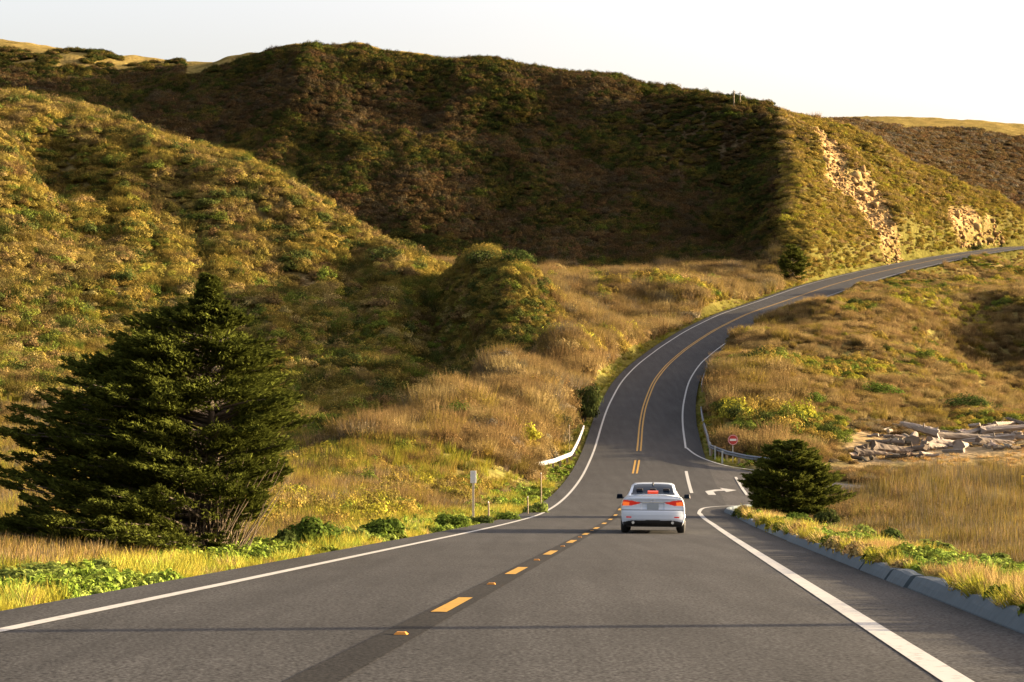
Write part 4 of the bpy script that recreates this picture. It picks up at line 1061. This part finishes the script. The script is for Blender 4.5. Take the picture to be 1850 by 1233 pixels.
# driftwood
M_drift = plain("driftwood", (.20, .165, .135), .9, noise=.3, nscale=2.5, bump=.6)
M_driftd = plain("dark_driftwood", (.10, .075, .055), .95, noise=.35, nscale=2.5, bump=.6)
rl = random.Random(8)
LOGS = [(1575, 126, .42, 2.6, 8, 0, 1, "grey brown log lying at the left end of the driftwood"), (1612, 127, .62, 3.2, 12, 0, 1, "thick dark log with a pale sawn end facing right"), (1650, 132, .52, 2.2, 70, .5, 0, "short pale log propped up on the pile"), (1662, 136, .5, 3.0, 160, .9, 0, "pale log at the top of the pile pointing up to the left"),
        (1690, 129, .45, 2.4, 30, 0, 0, "bleached log in front of the pile, below the propped ones"), (1705, 133, .42, 2.8, 20, .1, 0, "bleached log behind the front of the pile"), (1640, 128, .30, 3.0, 150, 0, 1, "thin brown log crossing in front of the thick dark log"), (1740, 129, .45, 2.0, 55, 0, 0, "stubby white log in the middle of the driftwood, nearest the road"),
        (1745, 136, .38, 4.6, 8, .1, 0, "long bleached log lying level behind the stubby white one"), (1785, 134, .40, 4.2, 172, .1, 0, "long bleached log lying right of the middle"), (1800, 131, .45, 3.0, 14, 0, 1, "dark underside log in front of the long pale ones"), (1826, 138, .36, 5.2, 6, .3, 0, "long pale log near the right border of the view"),
        (1845, 134, .38, 4.0, 176, 0, 0, "pale log cut by the right border of the view"), (1768, 138, .30, 3.6, 25, .4, 0, "slim pale log on top behind the middle"), (1555, 129, .22, 2.0, 100, 0, 1, "short slim log at the far left of the driftwood"), (1598, 131, .28, 2.8, 165, .1, 1, "brown log half hidden behind the thick dark log"),
        (1722, 126, .25, 1.8, 140, 0, 0, "small pale branch on the sand in front of the pile"), (1675, 125, .2, 1.5, 35, 0, 0, "tiny pale branch left in the sand before the pile"), (1815, 140, .3, 3.0, 40, .5, 0, "grey log standing up behind the right end"), (1838, 141, .28, 2.4, 120, .6, 1, "dark crooked log at the back right of the driftwood")]
M_driftm = plain("weathered_log", (.15, .12, .092), .92, noise=.35, nscale=2.5, bump=.7)
for li, (u, d, R, L_, a, dz, dk, lab) in enumerate(LOGS):
    p = gpt(u, d); R *= .78; p.z += R * .6 + dz * .8
    r_ = np.random.default_rng(300 + li)
    a = math.radians(a); nn = 14; kk = 12; vs = []; tilt = rl.uniform(-.12, .12) + .25 * dz; crook = rl.uniform(-.12, .12) * L_ * .4
    rg = r_.normal(size=kk) * .09
    for q in range(nn):
        t = q / (nn - 1) - .5
        c = Vector((math.cos(a) * t * L_, math.sin(a) * t * L_, t * L_ * tilt)) + Vector((-math.sin(a), math.cos(a), .3)) * crook * (.25 - t * t)
        rad = R * (1.1 - .55 * (t + .5)) * (1.0 + (.25 if q == 0 else 0))
        if q == nn - 1: rad *= .72
        for k in range(kk):
            g = 2 * math.pi * k / kk
            rr_ = rad * (1 + rg[k] + r_.normal() * .05)
            off = r_.normal() * .10 * L_ * .4 if q in (0, nn - 1) else 0
            vs.append(c + Vector((-math.sin(a), math.cos(a), 0)) * math.cos(g) * rr_ + Vector((0, 0, 1)) * math.sin(g) * rr_ + Vector((math.cos(a), math.sin(a), 0)) * off)
    fs = [(i * kk + k, i * kk + (k + 1) % kk, (i + 1) * kk + (k + 1) % kk, (i + 1) * kk + k) for i in range(nn - 1) for k in range(kk)]
    fs += [tuple(range(kk - 1, -1, -1)), tuple((nn - 1) * kk + k for k in range(kk))]
    b = MB(); b.add(vs, fs)
    if li % 3 == 0:
        q = Vector(vs[5 * kk + 2]); b.tube([q - Vector((0, 0, .1)), q + Vector((rl.uniform(-.5, .5), -.2, rl.uniform(.15, .4)))], [R * .28, R * .10], 7)
    o = b.build("driftwood_log", M_driftd if dk else (M_drift if li % 2 else M_driftm), None, False, p)
    tag(o, lab, "log", "driftwood logs on the beach")
# small drift sticks and chips between the logs
c = candidates(4000, 1530, 2000, 119, 146, 131, hid=60)
c = pick_c(c, (c["zone"] == 9) & (fbm(c["x"] / 2.5 + 9, c["d"] / 3, 2) > .5) & (c["d"] > 123)); n = min(150, len(c["x"])); c = pick_c(c, np.arange(len(c["x"])) < n)
def stick(seed):
    r = np.random.default_rng(seed); b = MB(); b.tube([(-1, 0, .1), (-.3, r.uniform(-.1, .1), .16), (.4, r.uniform(-.1, .1), .12), (1, 0, .2)], [.16, .14, .12, .06], 6)
    return np.array([v[:] for v in b.v], float), b.f
S_stick = [bpy.data.objects.new("stick", raw_mesh("stick", *stick(s_), M_rock)) for s_ in (1, 2, 3)]
scatter("driftwood_debris", np.stack([c["x"], c["d"], c["z"] + .03], -1), np.stack([np.zeros(n), c["r"].uniform(-.25, .25, n), c["r"].uniform(0, 6.28, n)], -1), np.stack([c["r"].uniform(.25, .95, n)] + [c["r"].uniform(.5, 1.3, n)] * 2, -1),
        pal(c["r"], [(.24, .20, .16), (.16, .13, .10), (.07, .055, .04)], [3, 2, 2], n), c["r"].integers(0, 3, n), S_stick)
print("objects ok")
#PART4
# ------------------------------------------------------------------ car
M_car = plain("white_car_paint", (.43, .475, .54), .2, spec=.5)  # white paint tinted blue, the shade on the rear put into the colour
M_carblk = plain("black_trim", (.012, .012, .013), .55)
M_glass = plain("tinted_glass", (.002, .005, .012), .2, spec=.05)
M_tyre = plain("tyre_rubber", (.012, .012, .012), .85, noise=.3, nscale=30)
M_rim = plain("alloy_rim", (.45, .45, .46), .3, .8)
M_tail = plain("tail_lamp_red", (.20, .008, .006), .18, emit=(1, .03, .01), estr=.05)
M_tailo = plain("tail_lamp_lit", (.34, .08, .012), .2, emit=(1, .16, .02), estr=.12)
M_hi = plain("high_stop_lamp", (.30, .03, .01), .25, emit=(1, .07, .02), estr=.10)
M_chrome = plain("chrome", (.7, .7, .72), .15, 1.0)
M_plate = plain("licence_plate", (.22, .25, .27), .4, noise=.1, nscale=40)
M_inter = plain("dark_cabin", (.02, .02, .022), .8)
def hw_z(z):       # half width of the body at height z (middle of the car)
    return np.interp(z, [.18, .24, .34, .48, .62, .74, .86, .95, 1.0], [.80, .86, .895, .91, .912, .905, .885, .845, .80])
ST = dict(y=[-2.34, -2.25, -2.0, -1.72, -1.5, -1.25, -1.0, -.75, -.45, -.1, .3, .6, .9, 1.2, 1.45, 1.8, 2.1, 2.3, 2.42],
          top=[1.04, 1.055, 1.06, 1.07, 1.14, 1.235, 1.32, 1.385, 1.43, 1.45, 1.44, 1.40, 1.28, 1.12, 1.0, .95, .88, .80, .70],
          rw=[.60, .62, .64, .66, .655, .64, .62, .605, .60, .595, .595, .60, .63, .67, .70, .68, .64, .58, .5],
          belt=[1.0, 1.01, 1.02, 1.02, 1.02, 1.01, 1.0, .99, .985, .98, .97, .96, .95, .94, .93, .90, .84, .76, .66],
          sc=[.955, .97, .985, .995, 1, 1, 1, 1, 1, 1, 1, 1, 1, .995, .99, .975, .94, .87, .78],
          bot=[.24, .22, .2, .19, .19, .19, .19, .19, .19, .19, .19, .19, .19, .19, .19, .19, .2, .22, .26])
ys = np.unique(np.r_[np.linspace(-2.34, 2.42, 120), -1.72, -.62])
def sv(kk): 
    v = np.interp(ys, ST["y"], ST[kk]); kk_ = np.ones(5) / 5; vp = np.r_[v[0], v[0], v, v[-1], v[-1]]; return np.convolve(vp, kk_, 'valid')
top, rwid, belt, scl_, bot = [sv(q) for q in ("top", "rw", "belt", "sc", "bot")]
NS = 40; nlow = 20
secs = []
for i in range(len(ys)):
    zl = np.linspace(bot[i], belt[i], nlow); xl = hw_z(zl / belt[i] * 1.0 if False else zl * (1.0 / belt[i])) * scl_[i]
    tt_ = np.linspace(0, 1, NS - nlow + 1)[1:]
    xb = xl[-1]; hgt = top[i] - belt[i]
    # shoulder -> glass -> roof edge -> centre
    key_t = [0, .08, .45, .6, .78, 1.0]
    key_x = [xb, min(xb - .01, xb * .97), rwid[i] + (xb - rwid[i]) * .12, rwid[i] * .90, rwid[i] * .5, 0]
    key_z = [belt[i], belt[i] + hgt * .06, belt[i] + hgt * .84, belt[i] + hgt * .955, belt[i] + hgt * .99, top[i]]
    secs.append(np.stack([np.r_[xl, np.interp(tt_, key_t, key_x)], np.full(NS, ys[i]), np.r_[zl, np.interp(tt_, key_t, key_z)]], -1))
secs = np.array(secs)                              # stations x NS x 3, right half
full = np.concatenate([secs, (secs * np.array([-1, 1, 1]))[:, ::-1][:, 1:]], 1)
nst, nsec = full.shape[:2]
cid = np.arange(nst * nsec).reshape(nst, nsec)
cq = np.stack([cid[:-1, :-1], cid[:-1, 1:], cid[1:, 1:], cid[1:, :-1]], -1).reshape(-1, 4)
fv = full.reshape(-1, 3); cc = fv[cq].mean(1)
th = belt[np.repeat(np.arange(nst - 1), nsec - 1)]; tp = top[np.repeat(np.arange(nst - 1), nsec - 1)]
frac = (cc[:, 2] - th) / np.maximum(tp - th, .01)
jj = np.tile(np.arange(nsec - 1), nst - 1); jh = np.minimum(jj, nsec - 2 - jj)
ax_ = np.abs(cc[:, 0])
arch = (jh < nlow - 3) & (((cc[:, 1] + 1.40) ** 2 + (cc[:, 2] - .33) ** 2 < .375 ** 2) | ((cc[:, 1] - 1.42) ** 2 + (cc[:, 2] - .33) ** 2 < .375 ** 2))
rearwin = (cc[:, 1] > -1.72) & (cc[:, 1] < -.66) & (ax_ < np.interp(cc[:, 1], [-1.72, -.66], [.63, .50])) & (jh >= nlow)
windsh = (cc[:, 1] > .62) & (cc[:, 1] < 1.36) & (ax_ < .60) & (jh >= nlow)
sidewin = (cc[:, 1] > -1.25) & (cc[:, 1] < 1.0) & (jh >= nlow + 1) & (jh < nlow + 9) & ~rearwin & ~windsh & (frac > .06) & (frac < .84)
car = tag(empty("car", (0, 0, 0)), "white four door sedan driving away in the right lane", "car")
body = ~(arch | rearwin | windsh | sidewin)
def sub(mask):
    q = cq[mask]; uq, inv = np.unique(q, return_inverse=True); return fv[uq], inv.reshape(-1, 4)
bo = obj("body", *sub(body), M_car, car, True)
obj("rear_window", *sub(rearwin), M_glass, car, True); obj("windscreen", *sub(windsh), M_glass, car, True)
for sgn, nm in ((1, "side_window"), (-1, "side_window")):
    obj(nm, *sub(sidewin & (cc[:, 0] * sgn > 0)), M_glass, car, True)
# rear end: height field over x and z
nzr, nxr = 64, 97
zz_ = np.linspace(.24, 1.0, nzr); xs_ = np.linspace(-1, 1, nxr)
def rear_y(s, z):
    prof = np.interp(z, [.24, .30, .40, .52, .60, .66, .72, .80, .90, .96, .985, 1.0], [-2.36, -2.42, -2.47, -2.475, -2.465, -2.43, -2.405, -2.40, -2.405, -2.425, -2.43, -2.38])
    rnd = np.abs(s) ** 5
    y = prof * (1 - rnd) + -2.335 * rnd + .05 * s ** 2 * (1 - rnd)
    inset = (np.abs(s) < .36) & (z > .66) & (z < .865)
    return y + np.where(inset, .022, 0)
Sg, Zg = np.meshgrid(xs_, zz_)
Xg = Sg * hw_z(Zg) * .957
Yg = rear_y(Sg, Zg)
Rv = np.stack([Xg, Yg, Zg], -1).reshape(-1, 3); rid = np.arange(nzr * nxr).reshape(nzr, nxr)
rq = np.stack([rid[:-1, :-1], rid[:-1, 1:], rid[1:, 1:], rid[1:, :-1]], -1).reshape(-1, 4)
rc = Rv[rq].mean(1); rax = np.abs(rc[:, 0])
lamp = (rax > .36) & (rc[:, 2] > np.interp(rax, [.36, .62, .86], [.835, .765, .765])) & (rc[:, 2] < np.interp(rax, [.36, .6, .88], [.862, .915, .935]))
lit = lamp & (rax > .66) & (rax < .84) & (rc[:, 2] < np.interp(rax, [.5, .88], [.865, .88]))
low = (rc[:, 2] < np.interp(rax, [0, .6, .9], [.37, .36, .30]))
refl = (rax > .60) & (rax < .74) & (rc[:, 2] > .43) & (rc[:, 2] < .465)
groove = (np.abs(rc[:, 2] - .645) < .012) | ((np.abs(rc[:, 2] - .868) < .012) & (rax < .40))
def rsub(mask):
    q = rq[mask]; uq, inv = np.unique(q, return_inverse=True); return Rv[uq], inv.reshape(-1, 4)
obj("bumper", *rsub(~(lamp | low | refl | groove) & (rc[:, 2] < .645)), M_car, car, True)
obj("boot_lid", *rsub(~(lamp | low | refl | groove) & (rc[:, 2] >= .645)), M_car, car, True)
obj("panel_gap", *rsub(groove & ~lamp), plain("panel_shadow_gap", (.10, .11, .12), .7), car)
obj("lower_valance", *rsub(low), M_carblk, car, True)
for sgn in (-1, 1):
    lo_ = obj("tail_lamp", *rsub(lamp & ~lit & (rc[:, 0] * sgn > 0)), M_tail, car, True)
    obj("lit_segment", *rsub(lit & (rc[:, 0] * sgn > 0)), M_tailo, lo_, True)
    obj("bumper_reflector", *rsub(refl & (rc[:, 0] * sgn > 0)), M_tail, car)
b = MB(); b.box((0, -2.40, .745), (.32, .012, .16)); b.build("number_plate", M_plate, car)
b = MB()
for k in range(20):
    a = 2 * math.pi * k / 20; a2 = 2 * math.pi * (k + 1) / 20
    b.tube([(.055 * math.cos(a), -2.425, .905 + .038 * math.sin(a)), (.055 * math.cos(a2), -2.425, .905 + .038 * math.sin(a2))], .007, 5)
b.build("emblem", M_chrome, car)
b = MB(); b.box((0, -2.40, .868), (.62, .014, .018)); b.build("chrome_strip", M_chrome, car)
# top seam between rear end and deck, spoiler lip
tr = [(float(Xg[-1, k]), float(Yg[-1, k]), 1.0) for k in range(nxr)]
dk = [(float(v[0]), float(v[1]), float(v[2])) for v in full[0]]
dk = sorted([p for p in dk if p[2] > .97], key=lambda p: p[0])
b = MB()
tp_ = [(x, -2.34, float(np.interp(x, [p[0] for p in dk], [p[2] for p in dk]))) for x, _, _ in tr]
b.add(tr + tp_, [(k, k + 1, nxr + k + 1, nxr + k) for k in range(nxr - 1)]); b.build("deck_edge", M_car, car, True)
b = MB(); b.tube([(-.62, -2.30, 1.045), (-.3, -2.345, 1.075), (.3, -2.345, 1.075), (.62, -2.30, 1.045)], [.012, .02, .02, .012], 8); b.build("boot_spoiler", M_car, car, True)
b = MB(); b.tube([(0, -.85, 1.36), (0, -.78, 1.40), (0, -.72, 1.41)], [.012, .03, .03], 8); b.box((0, -.80, 1.42), (.03, .16, .05), taper=.5); b.build("roof_antenna", M_carblk, car)
# high stop lamp and headrests seen through the rear glass
b = MB(); b.box((0, -1.58, 1.145), (.30, .10, .075), Matrix.Rotation(math.radians(20), 3, 'X')); b.build("high_stop_lamp", M_hi, car)
for x in (-.38, 0, .38):
    b = MB(); b.box((x, -1.33, 1.225), (.20, .05, .07), Matrix.Rotation(math.radians(20), 3, 'X'), taper=.8); b.build("headrest", M_inter, car)
for sgn in (-1, 1):
    mr_ = MB(); mr_.box((sgn * 1.0, .62, 1.03), (.20, .10, .15), taper=.8); m_ = mr_.build("door_mirror", M_carblk, car)
    bv = m_.modifiers.new("b", 'BEVEL'); bv.width = .03; bv.segments = 3
    b = MB(); b.box((sgn * 1.0, .567, 1.03), (.15, .008, .10)); b.build("mirror_glass", M_glass, m_)
    b = MB(); b.tube([(sgn * .86, .65, .98), (sgn * .93, .63, .99)], .025, 6); b.build("mirror_arm", M_carblk, m_)
b = MB(); b.box((0, 0, .23), (1.50, 4.3, .10)); b.build("underbody", M_carblk, car)
for x in (-.55, .55):
    b = MB(); b.tube([(x, -2.44, .30), (x, -2.2, .30)], .04, 10); b.build("exhaust_tip", M_chrome, car)
for sx in (-1, 1):
    for y in (-1.40, 1.42):
        w_e = tag(bpy.data.objects.new("wheel", None)); COL.objects.link(w_e); w_e.parent = car; w_e.location = (sx * .795, y, .335)
        prof = [(-.11, .20), (-.115, .27), (-.10, .318), (-.07, .335), (.07, .335), (.10, .318), (.115, .27), (.11, .20)]
        vs = []; fs = []; n = 28
        for k in range(n):
            a = 2 * math.pi * k / n
            vs += [(px, rr_ * math.cos(a), rr_ * math.sin(a)) for px, rr_ in prof]
        m = len(prof); fs = [(k * m + j, k * m + (j + 1) % m, ((k + 1) % n) * m + (j + 1) % m, ((k + 1) % n) * m + j) for k in range(n) for j in range(m)]
        obj("tyre", vs, fs, M_tyre, w_e, True)
        b = MB(); b.tube([(sx * .06, 0, 0), (sx * .09, 0, 0)], [.205, .20], 24)
        for k in range(5):
            a = k * 2 * math.pi / 5; b.tube([(sx * .09, 0, 0), (sx * .10, math.cos(a) * .19, math.sin(a) * .19)], [.03, .022], 6)
        b.build("rim", M_rim, w_e, False)
cp = at_road(np.array([47.6]), np.array([1.80]), .0)[0]
car.location = cp
car.rotation_euler = (math.atan(-.092), 0, -math.atan(.09))
# car origin is its middle: shift so the rear tyres stand at the photographed spot
car.location = Vector(cp) + Vector((0.09, 1.0, -.092)) * 1.4 + Vector((0, 0, .004))
print("car ok")
